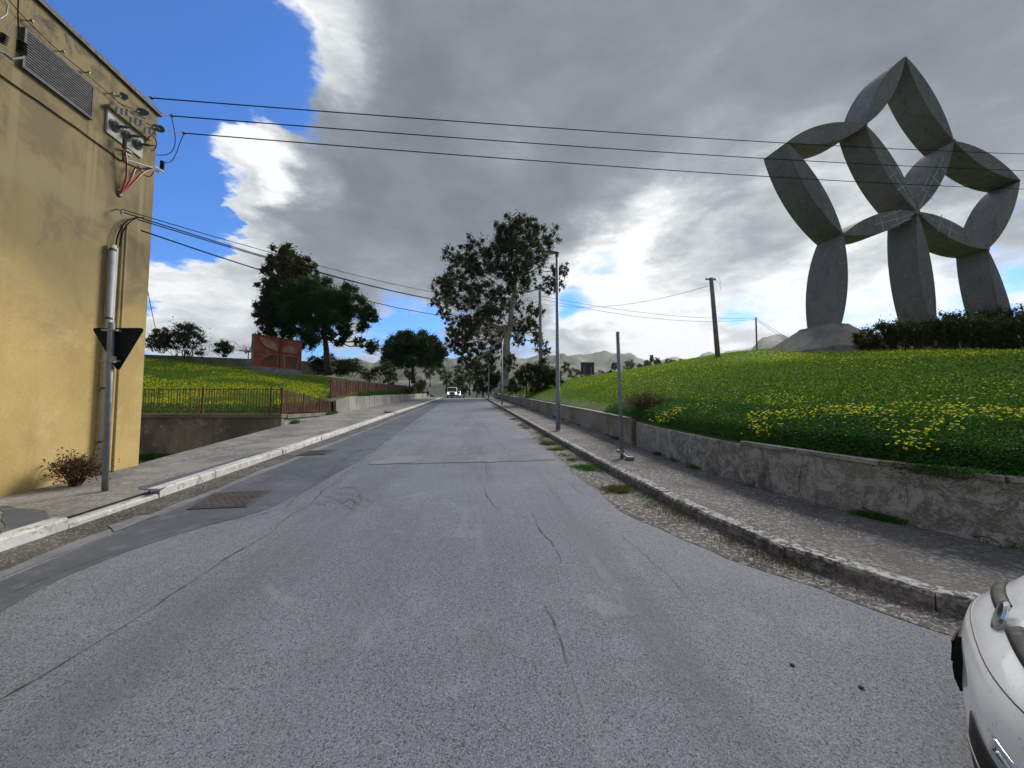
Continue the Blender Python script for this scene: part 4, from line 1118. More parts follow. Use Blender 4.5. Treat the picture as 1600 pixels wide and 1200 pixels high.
# low service cables from the building to pole C, on to pole B
top = lambda x, y, D: at(x, y, D)
for i, (ya, yb, sg, w) in enumerate(((327, 462, .9, 'topmost'), (331, 464, 1.15, 'second'), (343, 470, 1.0, 'third'), (360, 474, 1.5, 'lowest'))):
    a_ = onwall(190, ya, .14) if i < 2 else onwall(216 if i == 2 else 220, ya, .12)
    wire('service_wire', f'{w} of the low cables sagging from the yellow building towards the eucalyptus', a_, at(843, yb, 36), sg, (.008, .011, .011, .014)[i], group='low service cables')
for i, (y0, y1, sg) in enumerate(((462, 497, .7), (466, 499, 1.0))):
    wire('service_wire', ('upper' if i == 0 else 'lower') + ' cable running on from the pole behind the eucalyptus to the thin pole', at(843, y0, 36), at(1181, y1, 50), sg, .016, group='low service cables')
wire('service_wire', 'cable dropping from the crossarm of the thick concrete pole to the left', at(1106, 447, 36), at(800, 462, 60), 1.9, .018)
for i in range(2): wire('service_wire', ('upper' if i == 0 else 'lower') + ' cable from the thin pole down behind the monument plinth', at(1181, 497 + i * 3, 50), at(1290, 560 + i * 7, 75), .3, .02)
wire('service_wire', 'single thin cable hanging beyond the yellow building corner down to the shrubs', at(228, 440, 12), at(252, 548, 40), .2, .012)


# ------------------------------------------------------------------ the monument: pointed-arch concrete leaves
SL_ = 9.318; MAZ = R(-6.34); Mn = np.array([math.sin(MAZ), math.cos(MAZ), 0]); Mu = np.array([math.cos(MAZ), -math.sin(MAZ), 0]); Mz = np.array([0, 0, 1.0])
D0p = np.array([40.98, 30.71, 19.59]); ROLL = .0154
def uv(p): c, s = math.cos(ROLL), math.sin(ROLL); return D0p + (Mu * (c * p[0] - s * p[1]) + Mz * (s * p[0] + c * p[1])) * SL_
cs = lambda a: np.array([math.cos(R(a)), math.sin(R(a))])
nd = {'D': np.zeros(2)}; nd['B'] = cs(126); nd['F'] = cs(54); nd['A'] = nd['B'] + nd['F']; nd['E'] = cs(198); nd['H'] = cs(-18); nd['C'] = nd['B'] + nd['E']; nd['G'] = nd['F'] + nd['H']
nd['e'] = nd['E'] + cs(-99); nd['d'] = nd['D'] + cs(-84.5) * 1.26; nd['h'] = nd['H'] + cs(-74) * 1.2
mon = empty('monument', uv(nd['D'] + np.array([0, -1.4])), 'giant grey concrete star-like monument of pointed leaf-shaped slabs on the grassy hill', 'monument')
TH = 2.35
def leaf_part(p, q):
    a_ = nd[p]; b2 = nd[q]; d = b2 - a_; nn = np.array([-d[1], d[0]]); sg = .09 / float(np.hypot(*d)); n = 14; pts = []
    # circular arcs of sagitta sg
    Rr = (0.25 + sg * sg) / (2 * sg); th = math.asin(.5 / Rr)
    def arc(s):
        o = []
        for t in np.linspace(-th, th, n + 1):
            o.append(a_ + d * (.5 + Rr * math.sin(t)) + nn * s * (Rr * math.cos(t) - (Rr - sg)))
        return o
    P = arc(1) + arc(-1)[::-1][1:-1]
    b = MB(); b.prism([uv(x) for x in P], Mn * TH)
    return keep(b.build('leaf_slab', MT['concrete_s']), mon)


PET = ['AB', 'AF', 'BC', 'BD', 'CE', 'ED', 'DF', 'FG', 'GH', 'DH', 'Ee', 'Dd', 'Hh']
for s in PET: leaf_part(*s)
# joint discs at the meeting points
for k_ in 'DEHBF':
    c = uv(nd[k_]); keep(MB().lathe(c - Mn * .05, [(.16 if k_ != 'D' else .3, 0), (.16 if k_ != 'D' else .3, .2)], 14, tuple(Mn)).build('joint_disc', MT['concrete_s']), mon)
# pale mineral streaks left in the shuttering joints on the slabs round the centre
def streaks(p, q, lines):
    a_ = nd[p]; d = nd[q] - a_; nn = np.array([-d[1], d[0]]); b = MB()
    for (t0, s0, t1, s1) in lines:
        P = [a_ + d * (t0 + (t1 - t0) * k / 6) + nn * (s0 + (s1 - s0) * k / 6 + .004 * fbm((k * .7, t0 * 9, s0 * 40), 2)) for k in range(7)]
        for i_ in range(6):
            u0, u1 = uv(P[i_]), uv(P[i_ + 1]); w = np.cross(u1 - u0, Mn); w = w / np.linalg.norm(w) * (.035 + .03 * abs(fbm((i_, t0 * 5, 1), 2))); o = -Mn * .004
            b.add([u0 - w + o, u0 + w + o, u1 + w + o, u1 - w + o], [(0, 1, 2, 3)])
    m_ = keep(b.build('mineral_streaks', MT['effl']), mon)
streaks('B', 'D', [(.45, -.02, .95, .01), (.5, .06, .85, .05), (.55, -.10, .57, .10), (.7, -.09, .72, .10), (.85, -.04, .86, .05)])
streaks('E', 'D', [(.4, .0, .95, -.01), (.5, -.09, .51, .09), (.62, -.06, .9, -.05), (.7, -.09, .71, .08), (.55, .05, .8, .06)])
streaks('D', 'F', [(.05, .0, .75, .02), (.25, -.09, .26, .10), (.45, -.11, .46, .11), (.2, .06, .6, .08), (.62, -.1, .63, .1)])
streaks('D', 'H', [(.1, .01, .6, .0), (.3, -.1, .31, .1), (.2, .06, .5, .07), (.45, -.1, .46, .08)])

# plinth of the left foot
pt = uv(nd['E'] + cs(-99) * .86); zt = pt[2]
pc = pt + Mn * TH / 2 - Mu * .05
pl_ = empty('monument_plinth', (pc[0], pc[1], zt - 3), 'sloping stone plinth shaped like a cut pyramid under the left foot of the monument', 'plinth')
def ringp(c, hw, hd, z): return [c + Mu * sx * hw + Mn * sy * hd + Mz * (z - c[2]) for sx, sy in ((-1, -1), (1, -1), (1, 1), (-1, 1))]
V = ringp(pc, .80, TH / 2 + .35, zt) + ringp(pc, .92, TH / 2 + .5, zt - .18) + ringp(pc - Mu * .3, 3.0, TH / 2 + 2.6, zt - 2.3) + ringp(pc - Mu * .3, 3.1, TH / 2 + 2.7, zt - 4)
Fq = [(0, 1, 2, 3)] + [(4 * j + k_, 4 * j + (k_ + 1) % 4, 4 * j + 4 + (k_ + 1) % 4, 4 * j + 4 + k_) for j in range(3) for k_ in range(4)]
keep(MB().add(V, Fq).build('plinth_body', MT['plinth']), pl_)

for k0, k1, an, lab in (('D', 'd', -84.5, 'stone plinth of the middle foot, hidden behind the hedge'), ('H', 'h', -74, 'stone plinth of the right foot, hidden behind the hedge')):
    pt = uv(nd[k0] + (nd[k1] - nd[k0]) * .9); zt = pt[2]; pc = pt + Mn * TH / 2; g0_ = float(bank_z(pc[0], pc[1]))
    p2 = empty('monument_plinth', (pc[0], pc[1], g0_), lab, 'plinth')
    V = ringp(pc, .9, TH / 2 + .35, zt) + ringp(pc, 1.0, TH / 2 + .5, zt - .18) + ringp(pc, 2.6, TH / 2 + 2.2, g0_ - .3) + ringp(pc, 2.7, TH / 2 + 2.3, g0_ - .8)
    keep(MB().add(V, Fq).build('plinth_body', MT['plinth']), p2)

# hedge and shrubs before the monument
hb = []
for x in np.arange(1352, 1760, 15):
    D = 30 + (x - 1352) * .004; y = interp(x, [(1340, 514), (1370, 504), (1400, 499), (1500, 495), (1560, 494), (1600, 492), (1760, 488)])
    t = at(x, y, D); g_ = bank_z(t[0], t[1]); hgt = (t[2] - g_) / 2; hb.append((np.array([t[0], t[1], g_ + hgt * 1.0]), (.75, .9, hgt * 1.12)))
hedge = bush('hedge', 'long clipped dark green hedge on the hilltop in front of the monument legs', 'hedge', hb, MT['hedge'], 110000, .085, sub=34, sr=.3)
hb = []
for x in np.arange(1440, 1800, 16):
    t = at(x, interp(x, [(1440, 492), (1480, 487), (1600, 477), (1800, 470)]), 37); g_ = float(bank_z(t[0], t[1])); hb.append((np.array([t[0], t[1], t[2] - 1.4]), (.9, .9, 1.7)))
bush('hedge', 'second taller hedge row rising behind the front hedge at the right edge', 'hedge', hb, MT['hedge'], 42000, .11, sub=22, sr=.3)

# prickly pear between plinth and hedge
pb = at(1322, 545, 31.5); pb[2] = float(bank_z(pb[0], pb[1])); e = empty('prickly_pear', pb, 'prickly pear cactus between the plinth and the hedge', 'cactus')
r_ = random.Random(3)
def pad(c, ang, h, tilt):
    n = 12; M4 = Matrix.Translation(c) @ Matrix.Rotation(ang, 4, 'Z') @ Matrix.Rotation(tilt, 4, 'Y'); V = []
    for y_ in (-.035, .035): V += [M4 @ Vector((h * .36 * math.sin(2 * math.pi * k_ / n) * (1 + .1 * math.cos(2 * math.pi * k_ / n)), y_, h / 2 - h / 2 * math.cos(2 * math.pi * k_ / n))) for k_ in range(n)]
    V += [M4 @ Vector((0, -.07, h / 2)), M4 @ Vector((0, .07, h / 2))]
    MB().add(V, [(k_, (k_ + 1) % n, n + (k_ + 1) % n, n + k_) for k_ in range(n)] + [(2 * n, (k_ + 1) % n, k_) for k_ in range(n)] + [(2 * n + 1, n + k_, n + (k_ + 1) % n) for k_ in range(n)]).build('pad', MT['cactus'], e)
    return M4 @ Vector((0, 0, h * .93)), M4 @ Vector((h * .3, 0, h * .75)), M4 @ Vector((-h * .3, 0, h * .75))
for _ in range(6):
    lev = [(Vector((r_.uniform(-.7, .8), r_.uniform(-.3, .3), 0)), 0)]
    for dpt in range(3):
        nx = []
        for c, tl_ in lev:
            tips = pad(c, r_.uniform(-.6, .6), r_.uniform(.45, .65), tl_ + r_.uniform(-.35, .35))
            for t in r_.sample(tips, 2 if dpt == 0 else 1): nx.append((t, tl_ + r_.uniform(-.4, .4)))
        lev = nx


# ------------------------------------------------------------------ trees
def cl(L, ox, oy, k, D, dj, rs=1.0):
    out = []; r_ = random.Random(len(L))
    for (x, y, r0) in L:
        Dd = D + r_.uniform(-dj, dj); out.append((at(ox + x / k, oy + y / k, Dd), rs * r0 / k / F * Dd))
    return out


D = 60.; L = [(620, 115, 75), (700, 105, 60), (570, 190, 85), (680, 190, 100), (790, 160, 70), (350, 250, 55), (450, 245, 75), (340, 390, 75), (430, 350, 75), (540, 300, 90), (650, 300, 85), (740, 260, 70),
              (810, 400, 45), (870, 320, 42), (850, 395, 38), (280, 470, 48), (300, 540, 40), (480, 460, 85), (600, 420, 65), (400, 600, 58), (480, 590, 58), (560, 520, 55), (350, 680, 48), (400, 690, 45), (470, 740, 50), (680, 590, 48), (640, 500, 45),
              (740, 530, 45), (790, 700, 42), (740, 640, 38), (430, 790, 36), (540, 760, 45), (700, 380, 55), (380, 470, 60), (290, 400, 50), (620, 780, 40), (420, 640, 45), (520, 680, 45), (380, 740, 42), (460, 800, 40), (500, 560, 50), (560, 610, 42), (660, 660, 38), (345, 620, 40), (560, 700, 35), (410, 560, 45), (720, 590, 38)]
tp = [at(600 + x / 3.157, 320 + y / 3.157, D) for x, y in ((592, 930), (598, 850), (603, 740), (606, 670), (622, 600), (630, 520), (645, 430), (650, 330), (655, 240))]
tree('eucalyptus_tree', 'tall eucalyptus with pale trunk and open hanging crown at the end of the right wall', 'tree', tp[0], tp, .72, cl(L, 600, 320, 3.157, D, 4.5, .92), MT['euc'], MT['bark_euc'], 88000, .15, 3.0, .6, limb_r=.14, tip_r=.03, sub=30, sr=.30, twigs=5, shell=.0, spread=1.25)
D = 50.; L = [(790, 130, 55), (740, 180, 60), (850, 180, 55), (720, 280, 55), (690, 370, 50), (900, 190, 40), (700, 470, 45), (800, 240, 70), (665, 430, 35), (720, 400, 55), (780, 330, 80), (880, 260, 60), (700, 520, 35)]
tp = [at(200 + x / 3.2, 360 + y / 3.2, D) for x, y in ((830, 690), (820, 560), (800, 430), (790, 300), (790, 180))]
tree('eucalyptus_tree', 'olive-brown eucalyptus rising behind the big dark pine on the lawn', 'tree', tp[0], tp, .4, cl(L, 200, 360, 3.2, D, 2.5), MT['euc'], MT['bark_euc'], 46000, .16, 3.0, .5, limb_r=.12, sub=22, sr=.32, shell=.0, spread=1.2)
D = 46.; L = [(800, 400, 110), (930, 330, 100), (1060, 330, 90), (1130, 380, 80), (1190, 410, 62), (860, 480, 95), (740, 460, 65), (980, 430, 100), (1060, 430, 80), (840, 310, 70), (980, 270, 50), (1170, 470, 50), (730, 370, 55), (1080, 500, 55),
              (780, 510, 55), (920, 530, 60), (700, 450, 45), (1225, 430, 38), (1110, 310, 50), (880, 400, 100), (1000, 520, 45), (1160, 560, 34), (1215, 585, 34), (890, 560, 50), (1060, 560, 34), (1000, 350, 90)]
tp = [at(200 + x / 3.2, 360 + y / 3.2, D) for x, y in ((1008, 722), (1000, 680), (992, 600), (985, 540), (975, 460), (960, 380), (950, 320))]
tree('pine_tree', 'big dark spreading pine beside the red relief panel', 'tree', tp[0], tp, .42, cl(L, 200, 360, 3.2, D, 3.0), MT['pine'], MT['bark'], 210000, .105, 1.7, 0, limb_r=.13, sub=15, sr=.36, twigs=3)
D = 72.; L = []
for yy_, hw in ((530, 60), (555, 105), (590, 128), (625, 138), (655, 120)):
    for xx_ in np.linspace(-hw, hw, max(3, int(hw / 14))): L.append((1425 + xx_ + random.uniform(-8, 8), yy_ + random.uniform(-8, 8), 36))
tp = [at(200 + x / 3.2, 360 + y / 3.2, D) for x, y in ((1428, 765), (1424, 700), (1420, 640), (1420, 590))]
tree('pine_tree', 'rounded umbrella pine with a dense dome crown beyond the paling fence', 'tree', tp[0], tp, .35, cl(L, 200, 360, 3.2, D, 4.5), MT['pine2'], MT['bark'], 150000, .15, 1.6, 0, limb_r=.12, sub=16, sr=.5)
tag_n = ['left', 'middle', 'right']
# shrubs along the top of the lawn
def shrub(cx, cy, rx, ry, D, label, n=5000, mat='shrub', size=.11, group=None, parts=5, name='shrub', cat='shrub'):
    bs = []
    for k_ in range(parts):
        a_ = rng.uniform(0, 6.28); q = rng.uniform(.2, .75)
        bs.append((at(cx + rx * q * math.cos(a_), cy + ry * q * .8 * math.sin(a_), D + rng.uniform(-1, 1)), np.array([rx, rx, ry]) * .72 / F * D))
    return bush(name, label, cat, bs, MT[mat], n, size, group)


shrub(247, 532, 20, 20, 44, 'dark shrub on the lawn crest right beside the yellow building corner', 7000)
shrub(298, 530, 32, 24, 45, 'largest loose shrub on the crest of the left lawn behind the low parapet', 10000)
shrub(355, 542, 18, 12, 46, 'small round shrub on the lawn crest left of the red panel', 4000)
shrub(505, 566, 20, 16, 52, 'dark bush under the left side of the big pine', 8000)
shrub(535, 570, 32, 18, 54, 'wide dark bush behind the trunk of the big pine', 12000)
shrub(590, 578, 24, 18, 60, 'dark bush between the two pines', 8000)
shrub(578, 540, 16, 12, 62, 'sprig of tree crown hanging between the big pine and the umbrella pine', 3000)
# bare grey tree by the panel
b = MB(); tb_ = at(388, 556, 44); 
for k_ in range(26):
    d = rng.normal(size=3) * .9; d[2] = abs(d[2]) + .6; P_ = limb(b, tb_ + [0, 0, .4], tb_ + d * [1.0, 1.0, .9], .035, .008, .2, 5, k_)
    for j in range(3): limb(b, P_[3], P_[3] + rng.normal(size=3) * .35 + [0, 0, .3], .012, .005, .2, 3, k_ * 3 + j)
b.tube([tb_ - [0, 0, .8], tb_ + [0, 0, .5]], [.07, .05], 6)
tag(b.build('bare_tree', MT['bark_euc']), 'small leafless grey tree just left of the red panel', 'tree')
# parapet behind the lawn
pr = empty('parapet', at(300, 552, 47), 'long low grey parapet along the crest of the left lawn', 'wall')
a_ = at(150, 550, 42); b2 = at(520, 566, 60)
seg_wall(a_[:2], b2[:2], (a_[2] - 2, b2[2] - 2), (a_[2] - .05, b2[2]), .25, MT['pole_conc'], pr, 'wall_section')
# little blue-grey guard frame
fr_ = at(333, 538, 46)
tag(MB().tube([fr_ + [-.4, 0, -1], fr_ + [-.4, 0, 0], fr_ + [.4, 0, 0], fr_ + [.4, 0, -1]], .03, 5).build('guard_rail', MT['galv']), 'small blue-grey tubular guard frame between the crest shrubs', 'rail')

# dark bush on the right behind the wall + neighbours
bs = [(at(x, y, 36), r0 / F * 36) for x, y, r0 in ((830, 588, 24), (850, 580, 24), (812, 597, 18), (868, 590, 16), (840, 600, 20), (858, 602, 16), (822, 578, 14))]
bush('bush', 'large dark bush behind the right wall between eucalyptus and nearest lamp post', 'bush', bs, MT['shrub'], 24000, .10)
bs = [(at(x, y, 62), r0 / F * 62) for x, y, r0 in ((765, 600, 14), (752, 606, 10), (775, 590, 14), (762, 580, 12), (748, 595, 8))]
bush('bush', 'dark bush left of the eucalyptus trunk behind the lamp posts', 'bush', bs, MT['shrub'], 12000, .15)
shrub(805, 604, 14, 8, 50, 'low olive bush at the foot of the eucalyptus trunk', 3500)

# far trees: individual
FT = [(610, 590, 16, 14, 95), (640, 583, 12, 12, 140), (672, 580, 13, 14, 180), (697, 590, 12, 13, 150), (716, 583, 14, 18, 160), (734, 590, 10, 14, 130), (705, 606, 10, 9, 110), (725, 608, 9, 9, 120), (742, 580, 9, 16, 170), (755, 585, 10, 20, 120),
      (688, 577, 10, 10, 240), (660, 600, 8, 7, 110), (718, 596, 10, 12, 115), (745, 604, 8, 10, 118),
      (898, 585, 14, 10, 240), (884, 573, 8, 8, 330), (915, 592, 14, 8, 200), (960, 572, 7, 6, 330), (985, 571, 13, 9, 300), (1012, 570, 8, 7, 310), (1027, 566, 9, 8, 300), (1045, 567, 12, 8, 300), (1000, 573, 6, 5, 300), (1018, 560, 3, 8, 300),
      (1064, 566, 6, 4, 320), (940, 586, 10, 6, 260), (955, 583, 8, 5, 250)]
where = ['beside the umbrella pine', 'above the left pavement in the distance', 'above the far end of the left wall', 'above the roof of the white van', 'right of the van beyond the brow', 'at the brow of the road', 'small and round just above the van', 'behind the van at the roadside',
         'tall and thin against the far hill', 'left of the eucalyptus trunk', 'highest on the hillside above the van', 'over the far left wall', 'between van and lamp posts', 'low beside the farthest lamp post',
         'around the dark billboard', 'above the large right bush', 'below the dark billboard', 'left of the bare post on the skyline', 'broad, right of the bare post on the skyline', 'in the middle of the skyline group', 'tall oval of the skyline group', 'broadest of the skyline group over the bank',
         'lowest of the skyline group', 'cypress-thin in the skyline group', 'last of the skyline group to the right', 'right of the dark billboard', 'by the white farmhouse']
for (x, y, rx, ry, D), wh in zip(FT, where):
    base = at(x, y + ry, D); trk = [base - [0, 0, 3], base, at(x, y, D)]
    cs_ = [(at(x + rx * .5 * math.cos(t) * random.uniform(.6, 1.1), y + ry * .5 * math.sin(t), D + random.uniform(-1, 1)), max(rx, ry) * .5 / F * D * min(1, rx / ry + .1)) for t in np.arange(0, 6.2, 1.05)]
    tree('distant_tree', 'distant dark tree ' + wh, 'tree', base, trk, .25, cs_, MT['far_tree'], MT['bark'], 1500, .0018 * D + .12, 1.4, 0, 'distant trees on the far slopes', sub=6, sr=.5, limb_r=.08, twigs=0)

# ------------------------------------------------------------------ far buildings, billboard
def house(x, y, w, h, D, label, roof=True):
    b0 = at(x, y + h, D); W_ = w / F * D; H_ = h / F * D
    e = empty('farmhouse', b0, label, 'house', rz=.3)
    MB().box((-W_ / 2, 0, -3), (W_ / 2, W_ * .6, H_)).build('wall', MT['house'], e)
    if roof: MB().prism([(-W_ / 2 - .2, -.2, H_ + .003), (-W_ / 2 - .2, W_ * .6 + .2, H_ + .003), (-W_ / 2 - .2, W_ * .3, H_ + H_ * .3)], (W_ + .4, 0, 0)).build('roof', MT['roof'], e)
    for k_ in (-.25, .2): MB().box((W_ * k_ - W_ * .05, -.02, H_ * .35), (W_ * k_ + W_ * .05, -.003, H_ * .7)).build('window', MT['glass_dark'], e)


house(652, 590, 12, 9, 150, 'white house half hidden behind the umbrella pine trunk')
house(687, 603, 7, 3, 170, 'low white shed on the slope left of the van', False)
house(935, 582, 14, 4, 240, 'long white farmhouse on the slope right of the dark billboard', False)
c = at(918, 576, 110); e = empty('billboard', (c[0], c[1], c[2] - 4.5), 'dark back of a billboard on two thin posts standing beyond the bank', 'billboard')
c = c - np.array([c[0], c[1], c[2] - 4.5])
MB().box((-1.9, -.1, c[2] - 1.7), (1.9, .1, c[2] + 1.8)).build('panel', MT['billboard'], e)
for sx in (-1.1, 1.0): MB().box((sx - .08, -.25, -1), (sx + .08, -.11, c[2] + .5)).build('leg', MT['galv'], e)
for sx in (-1.75, -.6, .6, 1.75): MB().box((sx - .04, -.16, c[2] - 1.8), (sx + .04, -.102, c[2] + 1.9)).build('stiffener', MT['steel_dark'], e)

# ------------------------------------------------------------------ red relief panel
q0, q1 = at(396, 576, 36), at(471, 581, 40.5); t0, t1 = at(396, 519, 36), at(471, 534, 40.5)
zb = min(q0[2], q1[2]); zt_ = (t0[2] + t1[2]) / 2; O = Vector((q0[0], q0[1], 0)); ux = Vector((q1[0] - q0[0], q1[1] - q0[1], 0)); Wd = ux.length; ux.normalize(); nx = Vector((ux.y, -ux.x, 0))
zb0 = q0[2] - .15; HT = zt_ - zb0
e = empty('relief_panel', O + Vector((0, 0, zb0)), 'red-brown terracotta relief panel with four leaf-like shapes standing on the left lawn', 'artwork')
e.rotation_euler = (0, 0, math.atan2(ux.y, ux.x))
# local: x along, -y outwards
MB().box((-.05, 0, -.9), (Wd + .05, .45, .42)).build('base', MT['pole_conc'], e)
MB().box((0, .05, .423), (Wd, .40, HT)).build('slab', MT['mural_red'], e)
MB().box((-.03, .06, .423), (-.002, .38, HT - .02)).build('edge', MT['pole_conc'], e)
def rel(pts, mat, d=.05, name='relief'):  # pts in 0..1 of the panel face
    P_ = [Vector((x * Wd, .045, .42 + y * (HT - .42))) for x, y in pts]
    return MB().prism(P_, (0, -d, 0)).build(name, MT[mat], e)
def lens(x0, y0, x1, y1, s, n=10):
    a_ = np.array([x0, y0]); d = np.array([x1, y1]) - a_; nn = np.array([-d[1], d[0]])
    return [tuple(a_ + d * t + nn * s * 4 * t * (1 - t)) for t in np.linspace(0, 1, n)] + [tuple(a_ + d * t - nn * s * 4 * t * (1 - t)) for t in np.linspace(1, 0, n)[1:-1]]
rel(lens(.09, .92, .47, .55, .2), 'mural_ochre')
rel([(.56 + .36 * t, .54 + .24 * math.sin(math.pi * t) ** .8 + .0 * t) for t in np.linspace(0, 1, 14)] , 'mural_ochre')
def outline(pts, w, mat): 
    for a_, b_ in zip(pts[:-1], pts[1:]):
        d = np.array(b_) - np.array(a_); L2 = np.hypot(*d); n = np.array([-d[1], d[0]]) / L2 * w / 2
        rel([tuple(np.array(a_) - n), tuple(np.array(b_) - n), tuple(np.array(b_) + n), tuple(np.array(a_) + n)], mat, .04 + .001 * random.random(), 'relief_rib')
rel([(.14, .12), (.2, .28), (.3, .42), (.42, .46), (.48, .3), (.45, .06)], 'mural_brown', .02)
outline([(.10, .12), (.18, .28), (.28, .4), (.38, .46), (.45, .42), (.48, .3), (.46, .1)], .022, 'mural_ochre')
rel([(.62, .05), (.6, .42), (.92, .42), (.88, .05)], 'mural_brown', .02)
outline([(.62, .04), (.59, .45), (.93, .45), (.88, .04)], .022, 'mural_ochre')
rel([(.5, 0.02), (.535, .02), (.535, .98), (.51, .98)], 'mural_brown', .06); rel([(.0, .965), (1, .965), (1, .995), (0, .995)], 'mural_brown', .03)

# ------------------------------------------------------------------ person on the left pavement
b0 = at(668.5, 621.5, 66); b0[2] = float(roadz(b0[1])) + .122
e = empty('person', b0, 'distant person in a white top and dark trousers walking on the left pavement', 'person')
def skinned(verts, edges, radii, mat, name, parent, root=0):
    me = bpy.data.meshes.new(name); me.from_pydata(verts, edges, []); o = bpy.data.objects.new(name, me); COL.objects.link(o)
    o.modifiers.new('skin', 'SKIN'); sv = me.skin_vertices[0].data if me.skin_vertices else None
    if sv is None:
        bm = bmesh.new(); bm.from_mesh(me); bm.verts.layers.skin.verify(); bm.to_mesh(me); bm.free(); sv = me.skin_vertices[0].data
    for i_, r0 in enumerate(radii): sv[i_].radius = (r0, r0)
    sv[root].use_root = True
    m2 = o.modifiers.new('sub', 'SUBSURF'); m2.levels = 1; m2.render_levels = 1
    dg = bpy.context.evaluated_depsgraph_get(); me2 = bpy.data.meshes.new_from_object(o.evaluated_get(dg)); bpy.data.objects.remove(o)
    return wrap(name, me2, mat, parent, True)
Vb = [(0, 0, .92), (0, 0, 1.15), (0, 0, 1.38), (0, 0, 1.50), (0, .01, 1.62), (.19, 0, 1.38), (.24, .05, 1.12), (.23, -.06, .88), (-.19, 0, 1.38), (-.24, -.05, 1.12), (-.23, .08, .90), (.10, 0, .88), (.11, -.10, .48), (.11, .02, .08), (.11, -.12, .04), (-.10, 0, .88), (-.11, .12, .50), (-.11, .22, .12), (-.11, .10, .05), (0, .0, 1.70)]
Eb = [(0, 1), (1, 2), (2, 3), (3, 4), (4, 19), (2, 5), (5, 6), (6, 7), (2, 8), (8, 9), (9, 10), (0, 11), (11, 12), (12, 13), (13, 14), (0, 15), (15, 16), (16, 17), (17, 18)]
skinned(Vb, Eb, [.13, .12, .13, .055, .09, .06, .045, .035, .06, .045, .035, .09, .06, .045, .04, .09, .06, .045, .04, .08], MT['skin'], 'body', e)
skinned([(0, 0, .9), (0, 0, 1.15), (0, 0, 1.38), (.20, 0, 1.37), (.24, .04, 1.14), (-.20, 0, 1.37), (-.24, -.04, 1.14)], [(0, 1), (1, 2), (2, 3), (3, 4), (2, 5), (5, 6)], [.17, .16, .155, .085, .07, .085, .07], MT['cloth_white'], 'shirt', e)
skinned([(0, 0, .93), (.10, 0, .86), (.11, -.10, .48), (.11, .02, .12), (-.10, 0, .86), (-.11, .12, .50), (-.11, .21, .15)], [(0, 1), (1, 2), (2, 3), (0, 4), (4, 5), (5, 6)], [.16, .11, .08, .065, .11, .08, .065], MT['cloth_dark'], 'trousers', e)
skinned([(0, .02, 1.66), (0, .02, 1.73)], [(0, 1)], [.10, .09], MT['cloth_dark'], 'hair', e)


# ------------------------------------------------------------------ white van coming over the brow
def small_vehicle(name, label, cat, c, w, l, h, rz, body_mat, lights=True):
    e = empty(name, c, label, cat, rz=rz)     # faces -Y locally
    hb_, hh = h * .50, h
    prof = [(-l * .5, .30), (-l * .5 + .02, .60), (-l * .49, hb_ - .05), (-l * .44, hb_ + .04), (-l * .28, hb_ + .14), (-l * .16, hh - .12), (-l * .10, hh - .02), (l * .1, hh), (l * .42, hh - .03), (l * .49, hh - .12), (l * .5, .35)]
    V = []
    for s in (-1, -.93, 0, .93, 1):
        for (y, z) in prof:
            k_ = 1 - .09 * max(0, (z - hb_) / (hh - hb_)); V.append((s * w / 2 * k_ * (.9 if False else 1), y + (abs(s) == 1) * .05 * (1 if y < 0 else -1), z - (.03 if abs(s) == 1 and z > hb_ else 0)))
    n = len(prof); Fq = [(i_ * n + k_, i_ * n + (k_ + 1) % n, (i_ + 1) * n + (k_ + 1) % n, (i_ + 1) * n + k_) for i_ in range(4) for k_ in range(n)] + [tuple(range(n)), tuple(4 * n + k_ for k_ in range(n))]
    MB().add(V, Fq).build('body', body_mat, e)
    y0, z0, y1, z1 = -l * .28, hb_ + .14, -l * .16, hh - .12
    def on(s, t): y = y0 + (y1 - y0) * t; z = z0 + (z1 - z0) * t; return (s * (w / 2 - .12 - .06 * t), y - .02, z + .012)
    MB().add([on(-1, .05), on(1, .05), on(1, .97), on(-1, .97)], [(0, 1, 2, 3)]).build('windscreen', MT['glass_dark'], e)
    yf = -l * .5 - .012
    MB().box((-w * .24, yf - .01, .62), (w * .24, yf + .02, hb_ - .06)).build('grille', MT['car_black'], e)
    MB().box((-w * .44, yf - .012, .32), (w * .44, yf + .02, .46)).build('bumper_insert', MT['car_black'], e)
    MB().box((-.26, yf - .02, .47), (.26, yf - .013, .57)).build('number_plate', MT['white_panel'], e)
    for s in (-1, 1):
        MB().lathe((s * w * .37, yf + .01, .72), [(.13, 0), (.13, .03), (.08, .04)], 14, (0, -1, 0)).build('headlight', MT['lit'] if lights else MT['lens'], e)
        MB().box((s * (w / 2 + .04) - .08, -l * .24, hb_ + .16), (s * (w / 2 + .04) + .08, -l * .24 + .06, hb_ + .36)).build('mirror', MT['car_black'], e)
        MB().add([(s * (w / 2 - .045), -l * .13, hb_ + .16), (s * (w / 2 - .045), l * .1, hb_ + .16), (s * (w / 2 - .068), l * .1, hh - .16), (s * (w / 2 - .068), -l * .08, hh - .16)], [(0, 1, 2, 3)]).build('side_window', MT['glass_dark'], e)
        for y in (-l * .31, l * .31):
            wl = MB().lathe((s * (w / 2 - .20), y, .32), [(.30, 0), (.32, .02), (.32, .19), (.29, .21)], 20, (s, 0, 0)).build('wheel', MT['tyre'], e)
            MB().lathe((s * (w / 2 + .01), y, .32), [(.19, 0), (.18, .01)], 14, (s, 0, 0)).build('rim', MT['galv'], wl)
    return e


